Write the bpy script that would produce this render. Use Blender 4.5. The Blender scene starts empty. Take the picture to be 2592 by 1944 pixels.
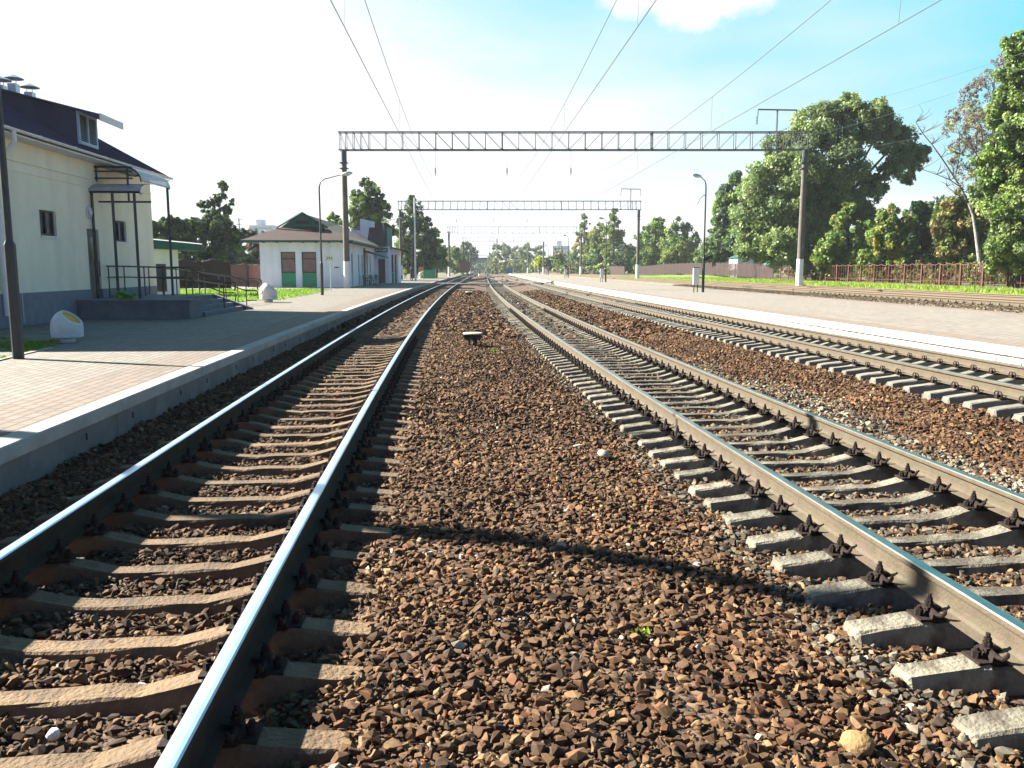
import bpy, bmesh, math, random
import numpy as np
from mathutils import Vector, Matrix
random.seed(7); RN = np.random.default_rng(7)
SC = bpy.context.scene; COL = SC.collection
R = math.radians
# ---------------------------------------------------------------- camera
F = 2133.0; HOR = 682.0; CAMZ = 1.6
TH = math.atan((972 - HOR) / F); CT, ST = math.cos(TH), math.sin(TH)
cam_d = bpy.data.cameras.new("camera"); cam = bpy.data.objects.new("camera", cam_d); COL.objects.link(cam)
cam.location = (0, 0, CAMZ); cam.rotation_euler = (math.pi / 2 - TH, 0, 0)
cam_d.sensor_width = 36; cam_d.lens = 36 * F / 2592; cam_d.clip_start = .05; cam_d.clip_end = 6000
SC.camera = cam
# ---------------------------------------------------------------- world and sun
SUN_AZ = R(109.5)     # light travels towards this azimuth (from +Y, clockwise)
SUN_EL = R(33)
w = bpy.data.worlds.new("World"); SC.world = w; w.use_nodes = True
nt = w.node_tree; nt.nodes.clear()
def N(t, typ, **k):
    n = t.nodes.new(typ)
    for a, b in k.items(): setattr(n, a, b)
    return n
sky = N(nt, 'ShaderNodeTexSky', sky_type='NISHITA', sun_disc=False)
sky.sun_elevation = SUN_EL; sky.sun_rotation = SUN_AZ + math.pi
sky.air_density = .9; sky.dust_density = .5; sky.ozone_density = 2.5
bg = N(nt, 'ShaderNodeBackground'); bg.inputs[1].default_value = .05
out = N(nt, 'ShaderNodeOutputWorld')
tc = N(nt, 'ShaderNodeTexCoord'); sep = N(nt, 'ShaderNodeSeparateXYZ')
nt.links.new(tc.outputs['Generated'], sep.inputs[0])
def wmath(op, a, b=None, clamp=False, t=nt):
    m = N(t, 'ShaderNodeMath', operation=op, use_clamp=clamp)
    for i, x in enumerate((a, b)):
        if x is None: continue
        if isinstance(x, (int, float)): m.inputs[i].default_value = x
        else: t.links.new(x, m.inputs[i])
    return m.outputs[0]
# thin high cloud: thick towards the sun and the horizon, broken up overhead
mp = N(nt, 'ShaderNodeMapping'); mp.inputs['Scale'].default_value = (1.6, 1.6, 5.5)
nt.links.new(tc.outputs['Generated'], mp.inputs[0])
nz = N(nt, 'ShaderNodeTexNoise'); nz.inputs['Scale'].default_value = 1.7; nz.inputs['Detail'].default_value = 7; nz.inputs['Roughness'].default_value = .5
nt.links.new(mp.outputs[0], nz.inputs['Vector'])
# sunward: dot with direction to sun
dt = N(nt, 'ShaderNodeVectorMath', operation='DOT_PRODUCT')
nt.links.new(tc.outputs['Generated'], dt.inputs[0])
dt.inputs[1].default_value = (math.sin(SUN_AZ + math.pi) * .85, math.cos(SUN_AZ + math.pi) * .85, .5)
veil = wmath('ADD', wmath('MULTIPLY', dt.outputs['Value'], 1.35), wmath('MULTIPLY', wmath('SUBTRACT', nz.outputs[0], .5), 1.3))
veil = wmath('MULTIPLY', wmath('ADD', veil, wmath('SUBTRACT', 1.0, wmath('MULTIPLY', sep.outputs['Z'], 3.1)), True), wmath('MULTIPLY', wmath('ADD', sep.outputs['Y'], .25), 2.2, True), True)
# one bright cumulus near the top of the view
cd = Vector(((1790 - 1296) / F, 1, 0)); cdir = Vector((1780 - 1296, F * CT - (-1000) * ST, -(F * ST + (-1000) * CT))).normalized()
d2 = N(nt, 'ShaderNodeVectorMath', operation='SUBTRACT'); nt.links.new(tc.outputs['Generated'], d2.inputs[0]); d2.inputs[1].default_value = cdir
d3 = N(nt, 'ShaderNodeVectorMath', operation='MULTIPLY'); nt.links.new(d2.outputs[0], d3.inputs[0]); d3.inputs[1].default_value = (1, 1, 3.0)
ln = N(nt, 'ShaderNodeVectorMath', operation='LENGTH'); nt.links.new(d3.outputs[0], ln.inputs[0])
n2 = N(nt, 'ShaderNodeTexNoise'); n2.inputs['Scale'].default_value = 16; n2.inputs['Detail'].default_value = 6
nt.links.new(tc.outputs['Generated'], n2.inputs['Vector'])
cl = wmath('SUBTRACT', .145, wmath('ADD', ln.outputs['Value'], wmath('MULTIPLY', wmath('SUBTRACT', n2.outputs[0], .5), .3)))
cl = wmath('MULTIPLY', cl, 14, True)
mask = wmath('MAXIMUM', veil, cl)
mix = N(nt, 'ShaderNodeMix', data_type='RGBA'); nt.links.new(mask, mix.inputs[0])
tint = N(nt, 'ShaderNodeMix', data_type='RGBA', blend_type='MULTIPLY'); tint.inputs[0].default_value = 1
tint.inputs[7].default_value = (.34, .44, .56, 1)
nt.links.new(sky.outputs[0], tint.inputs[6])
# pale turquoise haze ahead of the camera, deep blue sky behind it
fr = N(nt, 'ShaderNodeMapRange'); fr.interpolation_type = 'SMOOTHSTEP'; fr.inputs[1].default_value = .25; fr.inputs[2].default_value = .8
nt.links.new(sep.outputs['Y'], fr.inputs[0])
tq = N(nt, 'ShaderNodeMix', data_type='RGBA'); nt.links.new(fr.outputs[0], tq.inputs[0]); nt.links.new(tint.outputs[2], tq.inputs[6]); tq.inputs[7].default_value = (.3, 3.0, 3.85, 1)
nt.links.new(tq.outputs[2], mix.inputs[6]); mix.inputs[7].default_value = (4.15, 4.2, 4.3, 1)
nt.links.new(mix.outputs[2], bg.inputs[0]); nt.links.new(bg.outputs[0], out.inputs[0])
sl = bpy.data.lights.new("sun", 'SUN'); so = bpy.data.objects.new("sun", sl); COL.objects.link(so)
sl.energy = 5.0; sl.angle = R(.5); sl.color = (1, .93, .80)
so.rotation_euler = Vector((math.sin(SUN_AZ) * math.cos(SUN_EL), math.cos(SUN_AZ) * math.cos(SUN_EL), -math.sin(SUN_EL))).to_track_quat('-Z', 'Y').to_euler()
SC.view_settings.view_transform = 'Standard'; SC.view_settings.look = 'None'
SC.view_settings.exposure = 2.3; SC.view_settings.gamma = 1
SC.render.resolution_x = 1024; SC.render.resolution_y = 768
# ---------------------------------------------------------------- helpers
def at(sx, sy, Y):
    v = sy - 972; t = Y / (F * CT - v * ST)
    return Vector(((sx - 1296) * t, Y, CAMZ - t * (F * ST + v * CT)))
def ground_at(sx, sy, z):
    v = sy - 972; t = (CAMZ - z) / (F * ST + v * CT)
    return Vector(((sx - 1296) * t, (F * CT - v * ST) * t, z))
def D(Y): return -.03 * Y - 2.7 * (1 - math.exp(-Y / 45)) if Y >= 0 else -.09 * Y
def Dn(Y): return np.where(Y >= 0, -.03 * Y - 2.7 * (1 - np.exp(-np.maximum(Y, 0) / 45)), -.09 * Y)
def dD(Y): return -.03 - .06 * math.exp(-Y / 45) if Y >= 0 else -.09
def frame(Y):  # unit right-hand normal of the curve
    s = dD(Y); l = math.hypot(1, s); return Vector((1 / l, -s / l, 0)), Vector((s / l, 1 / l, 0))
def P(X0, Y, z): return Vector((X0 + D(Y), Y, z))
def yaw(Y): return math.atan2(-dD(Y), 1)

def tag(o, label=None, cat=None, group=None, kind=None):
    for k, v in (('label', label), ('category', cat), ('group', group), ('kind', kind)):
        if v: o[k] = v
    return o
def empty(name, loc, rz, label, cat, group=None):
    o = bpy.data.objects.new(name, None); COL.objects.link(o); o.location = loc; o.rotation_euler = (0, 0, rz)
    o.empty_display_size = .2
    return tag(o, label, cat, group)
def copy_tree(o, parent=None):
    c = o.copy(); COL.objects.link(c); c.parent = parent
    for ch in list(o.children): copy_tree(ch, c)
    return c
class MB:
    def __init__(s): s.v = []; s.f = []; s.m = []
    def add(s, vs, fs, mi=0):
        b = len(s.v); s.v += [tuple(x) for x in vs]
        s.f += [tuple(i + b for i in f) for f in fs]; s.m += [mi] * len(fs); return s
    def box(s, x0, x1, y0, y1, z0, z1, mi=0):
        return s.add([(x0, y0, z0), (x1, y0, z0), (x1, y1, z0), (x0, y1, z0), (x0, y0, z1), (x1, y0, z1), (x1, y1, z1), (x0, y1, z1)],
                     [(0, 3, 2, 1), (4, 5, 6, 7), (0, 1, 5, 4), (1, 2, 6, 5), (2, 3, 7, 6), (3, 0, 4, 7)], mi)
    def tube(s, pts, r, n=8, mi=0, cap=True):
        pts = [Vector(p) for p in pts]; rs = r if isinstance(r, (list, tuple)) else [r] * len(pts)
        b = len(s.v); prev = None
        for i, p in enumerate(pts):
            t = (pts[min(i + 1, len(pts) - 1)] - pts[max(i - 1, 0)]).normalized()
            if prev is None: u = t.orthogonal().normalized()
            else: u = (prev - t * prev.dot(t)).normalized()
            prev = u; w_ = t.cross(u)
            for k in range(n):
                a = 2 * math.pi * (k + .5) / n
                s.v.append(tuple(p + (u * math.cos(a) + w_ * math.sin(a)) * rs[i]))
        for i in range(len(pts) - 1):
            for k in range(n):
                s.f.append((b + i * n + k, b + i * n + (k + 1) % n, b + (i + 1) * n + (k + 1) % n, b + (i + 1) * n + k)); s.m.append(mi)
        if cap:
            s.f.append(tuple(b + k for k in range(n))[::-1]); s.m.append(mi)
            s.f.append(tuple(b + (len(pts) - 1) * n + k for k in range(n))); s.m.append(mi)
        return s
    def bar(s, a, b_, wdt, mi=0):  # square bar
        return s.tube([a, b_], wdt * .7071, 4, mi)
    def lathe(s, prof, cx=0, cy=0, z0=0, n=24, mi=0):
        b = len(s.v)
        for r, z in prof:
            for k in range(n):
                a = 2 * math.pi * k / n; s.v.append((cx + r * math.cos(a), cy + r * math.sin(a), z0 + z))
        for i in range(len(prof) - 1):
            for k in range(n):
                s.f.append((b + i * n + k, b + i * n + (k + 1) % n, b + (i + 1) * n + (k + 1) % n, b + (i + 1) * n + k)); s.m.append(mi)
        return s
    def prism(s, poly, y0, y1, mi=0, axis='y'):  # poly in (x,z)
        n = len(poly)
        if axis == 'y': vs = [(x, y0, z) for x, z in poly] + [(x, y1, z) for x, z in poly]
        else: vs = [(y0, x, z) for x, z in poly] + [(y1, x, z) for x, z in poly]
        return s.add(vs, [tuple(range(n)), tuple(range(2 * n - 1, n - 1, -1))] + [(i, i + n, (i + 1) % n + n, (i + 1) % n) for i in range(n)], mi)
    def build(s, name, mats, parent=None, smooth=False, bevel=0, normals=True, loc=None):
        me = bpy.data.meshes.new(name); me.from_pydata(s.v, [], s.f)
        if not isinstance(mats, (list, tuple)): mats = [mats]
        for m in mats: me.materials.append(m)
        if len(mats) > 1: me.polygons.foreach_set('material_index', s.m)
        if normals:
            bm = bmesh.new(); bm.from_mesh(me); bmesh.ops.recalc_face_normals(bm, faces=bm.faces); bm.to_mesh(me); bm.free()
        if smooth:
            me.polygons.foreach_set('use_smooth', [True] * len(me.polygons))
            try: me.set_sharp_from_angle(angle=R(40))
            except Exception: pass
        o = bpy.data.objects.new(name, me); COL.objects.link(o); o.parent = parent
        if loc is not None: o.location = loc
        if bevel:
            b = o.modifiers.new('bevel', 'BEVEL'); b.width = bevel; b.segments = 1; b.limit_method = 'ANGLE'
        return o
def np_mesh(name, verts, faces, mat, col=None, smooth=False, uv=None):
    """verts (n,3); faces (m,k) all the same size; col (n,3) per vertex"""
    me = bpy.data.meshes.new(name); n, (m, k) = len(verts), faces.shape
    me.vertices.add(n); me.vertices.foreach_set('co', np.ascontiguousarray(verts, np.float32).ravel())
    me.loops.add(m * k); me.loops.foreach_set('vertex_index', np.ascontiguousarray(faces, np.int32).ravel())
    me.polygons.add(m); me.polygons.foreach_set('loop_start', np.arange(0, m * k, k, dtype=np.int32))
    me.polygons.foreach_set('use_smooth', np.full(m, smooth))
    if col is not None:
        a = me.color_attributes.new('Col', 'FLOAT_COLOR', 'POINT')
        a.data.foreach_set('color', np.concatenate([col, np.ones((n, 1))], 1).astype(np.float32).ravel())
    if uv is not None:
        l = me.uv_layers.new(name='UVMap'); l.data.foreach_set('uv', uv[faces.ravel()].astype(np.float32).ravel())
    me.update(calc_edges=True); me.materials.append(mat)
    o = bpy.data.objects.new(name, me); COL.objects.link(o); return o
# ---------------------------------------------------------------- materials
def mat(name, c1, c2=None, rough=.8, scale=6, metal=0, bump=0, bscale=40, detail=6, spec=.5, contrast=(.35, .65), c3=None, s3=.7, th3=(.55, .62), vary=0, streak=0):
    m = bpy.data.materials.new(name); m.use_nodes = True; t = m.node_tree; b = t.nodes['Principled BSDF']
    b.inputs['Roughness'].default_value = rough; b.inputs['Metallic'].default_value = metal
    b.inputs['Specular IOR Level'].default_value = spec
    c1 = (*c1, 1); c2 = (*(c2 or [x * .8 for x in c1[:3]]), 1)
    tx = N(t, 'ShaderNodeTexCoord'); n = N(t, 'ShaderNodeTexNoise'); n.inputs['Scale'].default_value = scale; n.inputs['Detail'].default_value = detail
    n.inputs['Roughness'].default_value = .65
    t.links.new(tx.outputs['Object'], n.inputs['Vector'])
    r = N(t, 'ShaderNodeValToRGB'); r.color_ramp.elements[0].position = contrast[0]; r.color_ramp.elements[1].position = contrast[1]
    r.color_ramp.elements[0].color = c1; r.color_ramp.elements[1].color = c2
    t.links.new(n.outputs[0], r.inputs[0]); colr = r.outputs[0]
    if c3:
        n3 = N(t, 'ShaderNodeTexNoise'); n3.inputs['Scale'].default_value = s3; n3.inputs['Detail'].default_value = 8; t.links.new(tx.outputs['Object'], n3.inputs['Vector'])
        r3 = N(t, 'ShaderNodeValToRGB'); r3.color_ramp.elements[0].position = th3[0]; r3.color_ramp.elements[1].position = th3[1]; t.links.new(n3.outputs[0], r3.inputs[0])
        mx = N(t, 'ShaderNodeMix', data_type='RGBA'); t.links.new(r3.outputs[0], mx.inputs[0]); t.links.new(colr, mx.inputs[6]); mx.inputs[7].default_value = (*c3, 1); colr = mx.outputs[2]
    if streak:
        ms = N(t, 'ShaderNodeMapping'); ms.inputs['Scale'].default_value = (.8, .8, .10); t.links.new(tx.outputs['Object'], ms.inputs[0])
        ns = N(t, 'ShaderNodeTexNoise'); ns.inputs['Scale'].default_value = 2; ns.inputs['Detail'].default_value = 7; t.links.new(ms.outputs[0], ns.inputs['Vector'])
        mr = N(t, 'ShaderNodeMapRange'); mr.inputs[1].default_value = .45; mr.inputs[2].default_value = .75; mr.inputs[3].default_value = 1; mr.inputs[4].default_value = 1 - streak; t.links.new(ns.outputs[0], mr.inputs[0])
        vm = N(t, 'ShaderNodeVectorMath', operation='SCALE'); t.links.new(colr, vm.inputs[0]); t.links.new(mr.outputs[0], vm.inputs['Scale']); colr = vm.outputs[0]
    if vary:
        oi = N(t, 'ShaderNodeObjectInfo'); mr = N(t, 'ShaderNodeMapRange'); mr.inputs[3].default_value = 1 - vary; mr.inputs[4].default_value = 1 + vary; t.links.new(oi.outputs['Random'], mr.inputs[0])
        vm = N(t, 'ShaderNodeVectorMath', operation='SCALE'); t.links.new(colr, vm.inputs[0]); t.links.new(mr.outputs[0], vm.inputs['Scale']); colr = vm.outputs[0]
    t.links.new(colr, b.inputs['Base Color'])
    if bump:
        nb = N(t, 'ShaderNodeTexNoise'); nb.inputs['Scale'].default_value = bscale; nb.inputs['Detail'].default_value = 5; t.links.new(tx.outputs['Object'], nb.inputs['Vector'])
        bp = N(t, 'ShaderNodeBump'); bp.inputs['Strength'].default_value = bump; bp.inputs['Distance'].default_value = .02
        t.links.new(nb.outputs[0], bp.inputs['Height']); t.links.new(bp.outputs[0], b.inputs['Normal'])
    return m
def attr_mat(name, rough=.9, transl=0, noise=0, nscale=60, spec=.3):
    m = bpy.data.materials.new(name); m.use_nodes = True; t = m.node_tree; b = t.nodes['Principled BSDF']
    a = N(t, 'ShaderNodeAttribute', attribute_name='Col'); b.inputs['Roughness'].default_value = rough; b.inputs['Specular IOR Level'].default_value = spec
    c = a.outputs['Color']
    if noise:
        tx = N(t, 'ShaderNodeTexCoord'); n = N(t, 'ShaderNodeTexNoise'); n.inputs['Scale'].default_value = nscale; n.inputs['Detail'].default_value = 4
        t.links.new(tx.outputs['Object'], n.inputs['Vector'])
        mr = N(t, 'ShaderNodeMapRange'); mr.inputs[1].default_value = .3; mr.inputs[2].default_value = .7; mr.inputs[3].default_value = 1 - noise; mr.inputs[4].default_value = 1 + noise
        t.links.new(n.outputs[0], mr.inputs[0])
        vm = N(t, 'ShaderNodeVectorMath', operation='SCALE'); t.links.new(c, vm.inputs[0]); t.links.new(mr.outputs[0], vm.inputs['Scale']); c = vm.outputs[0]
    t.links.new(c, b.inputs['Base Color'])
    if transl:
        tr = N(t, 'ShaderNodeBsdfTranslucent'); mx = N(t, 'ShaderNodeMixShader'); mx.inputs[0].default_value = transl
        t.links.new(c, tr.inputs[0]); t.links.new(b.outputs[0], mx.inputs[1]); t.links.new(tr.outputs[0], mx.inputs[2])
        t.links.new(mx.outputs[0], t.nodes['Material Output'].inputs[0])
    return m
M = {}
M['stone'] = attr_mat('crushed_stone', .85, 0, .25, 45)
M['leaf'] = attr_mat('leaves', .5, .38, 0)
M['grassm'] = attr_mat('grass_blades', .6, .3, 0)
M['bark'] = mat('bark', (.09, .07, .055), (.04, .032, .026), .95, 6, bump=.6, bscale=14)
M['birch'] = mat('birch_bark', (.34, .33, .3), (.16, .15, .13), .8, 5, contrast=(.45, .6))
M['rust'] = mat('rail_side', (.088, .070, .042), (.062, .048, .030), .75, 9, bump=.3, bscale=60, c3=(.085, .06, .042), s3=5)
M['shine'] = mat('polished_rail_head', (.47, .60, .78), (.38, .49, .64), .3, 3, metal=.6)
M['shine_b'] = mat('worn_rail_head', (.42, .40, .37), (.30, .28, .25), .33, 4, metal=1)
M['rusttop'] = mat('rusty_rail_head', (.22, .12, .07), (.15, .09, .06), .6, 5)
M['iron'] = mat('dark_iron', (.030, .019, .016), (.014, .011, .010), .85, 30, bump=.4, bscale=80, spec=.2)
M['sleeper_a'] = mat('rust_stained_concrete', (.150, .096, .050), (.10, .063, .034), .9, 7, bump=.9, bscale=38, c3=(.085, .055, .032), s3=5, th3=(.56, .62), vary=.3)
M['sleeper_b'] = mat('weathered_concrete', (.205, .190, .145), (.125, .112, .085), .9, 6, bump=.9, bscale=38, c3=(.075, .062, .045), s3=4.0, th3=(.47, .58), vary=.25)
M['sleeper_c'] = mat('pale_concrete', (.185, .175, .145), (.125, .118, .098), .9, 6, bump=.4, bscale=45, vary=.15)
M['coping'] = mat('coping_concrete', (.34, .325, .30), (.26, .25, .23), .85, 3, bump=.3, bscale=50, c3=(.23, .22, .2), s3=1.2, th3=(.58, .7))
M['wallface'] = mat('platform_wall_concrete', (.20, .19, .175), (.145, .14, .13), .9, 2.5, bump=.4, bscale=30, c3=(.22, .21, .20), s3=1.1)
M['whitewall'] = mat('whitewashed_concrete', (.86, .85, .80), (.78, .77, .72), .85, 2, bump=.2, bscale=30, c3=(.5, .48, .40), s3=1.6, th3=(.56, .7), streak=.25)
M['crack'] = mat('open_joint', (.03, .03, .028))
M['cream'] = mat('cream_render', (.86, .80, .61), (.80, .74, .56), .9, 2, bump=.35, bscale=120, streak=.10)
M['plinth'] = mat('grey_plinth_render', (.20, .21, .24), (.15, .16, .185), .9, 4, bump=.4, bscale=70)
M['purple'] = mat('purple_roof_sheet', (.062, .046, .085), (.045, .036, .068), .6, 3, streak=.4)
M['white'] = mat('white_paint', (.72, .73, .74), (.62, .63, .64), .6, 3)
M['whiterender'] = mat('white_render', (.84, .86, .90), (.77, .79, .84), .85, 1.2, bump=.15, bscale=40, streak=.12)
M['galv'] = mat('galvanised_metal', (.55, .58, .62), (.42, .45, .5), .35, 5, metal=.8)
M['darkmetal'] = mat('dark_painted_metal', (.035, .025, .028), (.022, .018, .02), .5, 12)
M['lamppole'] = mat('lamp_post_paint', (.02, .024, .028), (.012, .014, .018), .45, 8)
M['polycarb'] = mat('polycarbonate', (.42, .46, .52), (.34, .37, .42), .25, 2)
pcm = M['polycarb'].node_tree; _tb = N(pcm, 'ShaderNodeBsdfTransparent'); _tb.inputs[0].default_value = (.8, .87, .95, 1); _mx = N(pcm, 'ShaderNodeMixShader'); _mx.inputs[0].default_value = .45
pcm.links.new(pcm.nodes['Principled BSDF'].outputs[0], _mx.inputs[1]); pcm.links.new(_tb.outputs[0], _mx.inputs[2]); pcm.links.new(_mx.outputs[0], pcm.nodes['Material Output'].inputs[0])
M['glass'] = mat('dark_glass', (.03, .04, .055), (.02, .025, .035), .08, 2)
M['door'] = mat('grey_door', (.12, .10, .10), (.08, .07, .07), .6, 4)
M['landing'] = mat('grey_concrete', (.17, .175, .19), (.12, .125, .14), .9, 3, bump=.5, bscale=50)
M['brownroof'] = mat('brown_roof_sheet', (.042, .021, .018), (.03, .016, .014), .8, 2)
M['darkroof'] = mat('dark_brown_roof', (.045, .022, .03), (.03, .016, .022), .8, 3)
M['green'] = mat('green_paint', (.03, .32, .15), (.02, .25, .11), .6, 3)
M['dgreen'] = mat('dark_green_boards', (.008, .085, .075), (.006, .06, .055), .7, 10)
M['curtain'] = mat('brown_blind', (.26, .15, .13), (.2, .11, .1), .8, 3)
M['fence'] = mat('red_brown_fence', (.030, .011, .010), (.022, .009, .008), .75, 3)
M['fencel'] = mat('faded_fence', (.15, .075, .062), (.11, .055, .046), .8, 3)
M['fpost'] = mat('red_fence_post', (.125, .042, .030), (.09, .032, .025), .7, 4)
M['mast'] = mat('mast_concrete', (.14, .12, .105), (.09, .08, .072), .9, 3, bump=.3, bscale=30)
M['gantry'] = mat('gantry_steel', (.075, .09, .115), (.05, .055, .07), .7, 4)
M['wire'] = mat('wire', (.06, .07, .07), rough=.5)
M['binc'] = mat('bin_concrete', (.62, .64, .62), (.52, .55, .54), .8, 8, bump=.3, bscale=40)
M['yellow'] = mat('yellow_liner', (.75, .42, .02), (.6, .32, .02), .6, 5)
M['boxtop'] = mat('cream_lid', (.75, .66, .45), (.6, .52, .36), .6, 6)
M['asph'] = mat('asphalt', (.20, .195, .19), (.15, .148, .145), .95, 20, bump=.3, bscale=90)
M['soil'] = mat('ground_soil', (.085, .10, .035), (.13, .105, .06), .95, .35, bump=.5, bscale=8, contrast=(.45, .6))
M['grassb'] = mat('grass_soil', (.10, .17, .02), (.14, .21, .03), .95, 1.2, bump=.6, bscale=25)
M['clothd'] = mat('dark_cloth', (.02, .02, .05), (.015, .015, .035)); M['clothw'] = mat('white_cloth', (.8, .8, .8))
M['clothy'] = mat('yellow_cloth', (.5, .6, .05)); M['clothb'] = mat('blue_denim', (.08, .14, .25)); M['skin'] = mat('skin', (.5, .3, .22), rough=.6)
M['hair'] = mat('hair', (.03, .02, .015)); M['beige'] = mat('tan_board', (.5, .3, .15)); M['wagon'] = mat('wagon_paint', (.12, .035, .035), (.08, .028, .028), .8, 2)
M['blue'] = mat('blue_paint', (.02, .12, .4)); M['ltblue'] = mat('light_blue_render', (.35, .48, .62), (.3, .42, .55), .8, 3)
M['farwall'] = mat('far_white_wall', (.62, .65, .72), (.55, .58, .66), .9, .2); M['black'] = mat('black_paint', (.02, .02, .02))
M['signw'] = mat('sign_face', (.75, .74, .60), (.65, .65, .55), .6, 6)
def stones_ground(name, c1, c2, c3, sc=16):
    m = bpy.data.materials.new(name); m.use_nodes = True; t = m.node_tree; b = t.nodes['Principled BSDF']; b.inputs['Roughness'].default_value = .95
    tx = N(t, 'ShaderNodeTexCoord'); v = N(t, 'ShaderNodeTexVoronoi'); v.inputs['Scale'].default_value = sc; t.links.new(tx.outputs['Object'], v.inputs['Vector'])
    sp = N(t, 'ShaderNodeSeparateColor'); t.links.new(v.outputs['Color'], sp.inputs[0])
    r = N(t, 'ShaderNodeValToRGB'); r.color_ramp.elements[0].color = (*c1, 1); r.color_ramp.elements[1].color = (*c3, 1)
    e = r.color_ramp.elements.new(.5); e.color = (*c2, 1); t.links.new(sp.outputs[0], r.inputs[0]); t.links.new(r.outputs[0], b.inputs['Base Color'])
    bp = N(t, 'ShaderNodeBump'); bp.inputs['Strength'].default_value = 1; bp.inputs['Distance'].default_value = .05; bp.invert = True
    t.links.new(v.outputs['Distance'], bp.inputs['Height']); t.links.new(bp.outputs[0], b.inputs['Normal']); return m
M['rust_shaded'] = mat('shaded_rail_side', (.045, .032, .022), (.03, .022, .016), .9, 9, spec=.15)  # rail rust darkened: shade on the left track's rails is put into the colour
M['ballast'] = stones_ground('ballast_ground', (.05, .029, .019), (.085, .048, .029), (.13, .078, .046))
M['gravelr'] = stones_ground('grey_gravel', (.12, .10, .07), (.2, .17, .12), (.3, .26, .2), 12)
def paver_mat(name, k):
    """block paving: UV u = metres from the platform edge, v = metres along it"""
    m = bpy.data.materials.new(name); m.use_nodes = True; t = m.node_tree; b = t.nodes['Principled BSDF']; b.inputs['Roughness'].default_value = .85
    uv = N(t, 'ShaderNodeUVMap'); mp_ = N(t, 'ShaderNodeMapping'); mp_.inputs['Rotation'].default_value = (0, 0, math.pi / 2); t.links.new(uv.outputs[0], mp_.inputs[0])
    br = N(t, 'ShaderNodeTexBrick'); br.inputs['Scale'].default_value = 1; br.inputs['Brick Width'].default_value = .26; br.inputs['Row Height'].default_value = .13
    br.inputs['Mortar Size'].default_value = .011; br.inputs['Mortar Smooth'].default_value = .3
    br.inputs['Color1'].default_value = (.0, .0, .0, 1); br.inputs['Color2'].default_value = (1, 1, 1, 1); br.inputs['Mortar'].default_value = (.5, .5, .5, 1)
    t.links.new(mp_.outputs[0], br.inputs['Vector'])
    su = N(t, 'ShaderNodeSeparateXYZ'); t.links.new(uv.outputs[0], su.inputs[0])
    nz_ = N(t, 'ShaderNodeTexNoise'); nz_.inputs['Scale'].default_value = .5; nz_.inputs['Detail'].default_value = 8; t.links.new(uv.outputs[0], nz_.inputs['Vector'])
    # red band near the edge, stepping by rows
    rd2 = wmath('GREATER_THAN', su.outputs[0], wmath('SUBTRACT', 7.75, wmath('MULTIPLY', wmath('SNAP', nz_.outputs[0], .1), .6), t=t), t=t)
    rd = wmath('LESS_THAN', su.outputs[0], wmath('ADD', .42, wmath('MULTIPLY', wmath('SNAP', nz_.outputs[0], .1), .6), t=t), t=t)
    rd = wmath('MAXIMUM', rd, rd2, t=t)
    def mixc(f, a, b_):
        x = N(t, 'ShaderNodeMix', data_type='RGBA')
        for i, q in ((0, f), (6, a), (7, b_)):
            if isinstance(q, tuple): x.inputs[i].default_value = (*q, 1)
            elif isinstance(q, float): x.inputs[i].default_value = q
            else: t.links.new(q, x.inputs[i])
        return x.outputs[2]
    grey = mixc(br.outputs['Color'], (.225, .20, .168), (.155, .14, .12)); red = mixc(br.outputs['Color'], (.20, .15, .118), (.145, .11, .088))
    c = mixc(rd, grey, red)
    dr = N(t, 'ShaderNodeMapRange'); dr.inputs[1].default_value = .42; dr.inputs[2].default_value = .66; dr.inputs[3].default_value = 0; dr.inputs[4].default_value = .45
    t.links.new(nz_.outputs[0], dr.inputs[0]); c = mixc(dr.outputs[0], c, (.16, .13, .105))
    c = mixc(br.outputs['Fac'], c, (.06, .05, .04))
    vk = N(t, 'ShaderNodeVectorMath', operation='SCALE'); t.links.new(c, vk.inputs[0]); vk.inputs['Scale'].default_value = k; c = vk.outputs[0]
    t.links.new(c, b.inputs['Base Color'])
    bp = N(t, 'ShaderNodeBump'); bp.inputs['Strength'].default_value = .5; bp.inputs['Distance'].default_value = .01; bp.invert = True
    t.links.new(br.outputs['Fac'], bp.inputs['Height']); t.links.new(bp.outputs[0], b.inputs['Normal']); return m
M['pavers'] = paver_mat('block_paving', .86); M['pavers_pale'] = paver_mat('pale_block_paving', 1.18)
# ---------------------------------------------------------------- curved sheets
def ysamples(a, b):
    ys = [a]
    while ys[-1] < b: ys.append(ys[-1] + (.8 if ys[-1] < 40 else 2 if ys[-1] < 120 else 8 if ys[-1] < 400 else 50))
    ys[-1] = b; return ys
def strip(name, prof, ya, yb, mats, uv=False, kind=None, flip=False, jitter=0, parent=None, base=0, gap=None):
    """sweep an open profile [(X0,z)] along the curve"""
    ys = np.array(ysamples(ya, yb)); n = len(prof); px = np.array([p[0] for p in prof]); pz = np.array([p[1] for p in prof])
    X = px[None, :] + Dn(ys)[:, None]; V = np.stack([X, np.repeat(ys[:, None], n, 1), np.repeat(pz[None], len(ys), 0)], -1).reshape(-1, 3)
    i = np.arange(len(ys) - 1)[:, None] * n; j = np.arange(n - 1)[None]
    Fc = np.stack([i + j, i + j + 1, i + j + 1 + n, i + j + n], -1).reshape(-1, 4)
    U = np.stack([np.abs(np.repeat((px - base)[None], len(ys), 0)), np.repeat(ys[:, None], n, 1)], -1).reshape(-1, 2)
    o = np_mesh(name, V, Fc, mats, uv=U if uv else None); o.parent = parent
    if kind: o['kind'] = kind
    return o
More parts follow.
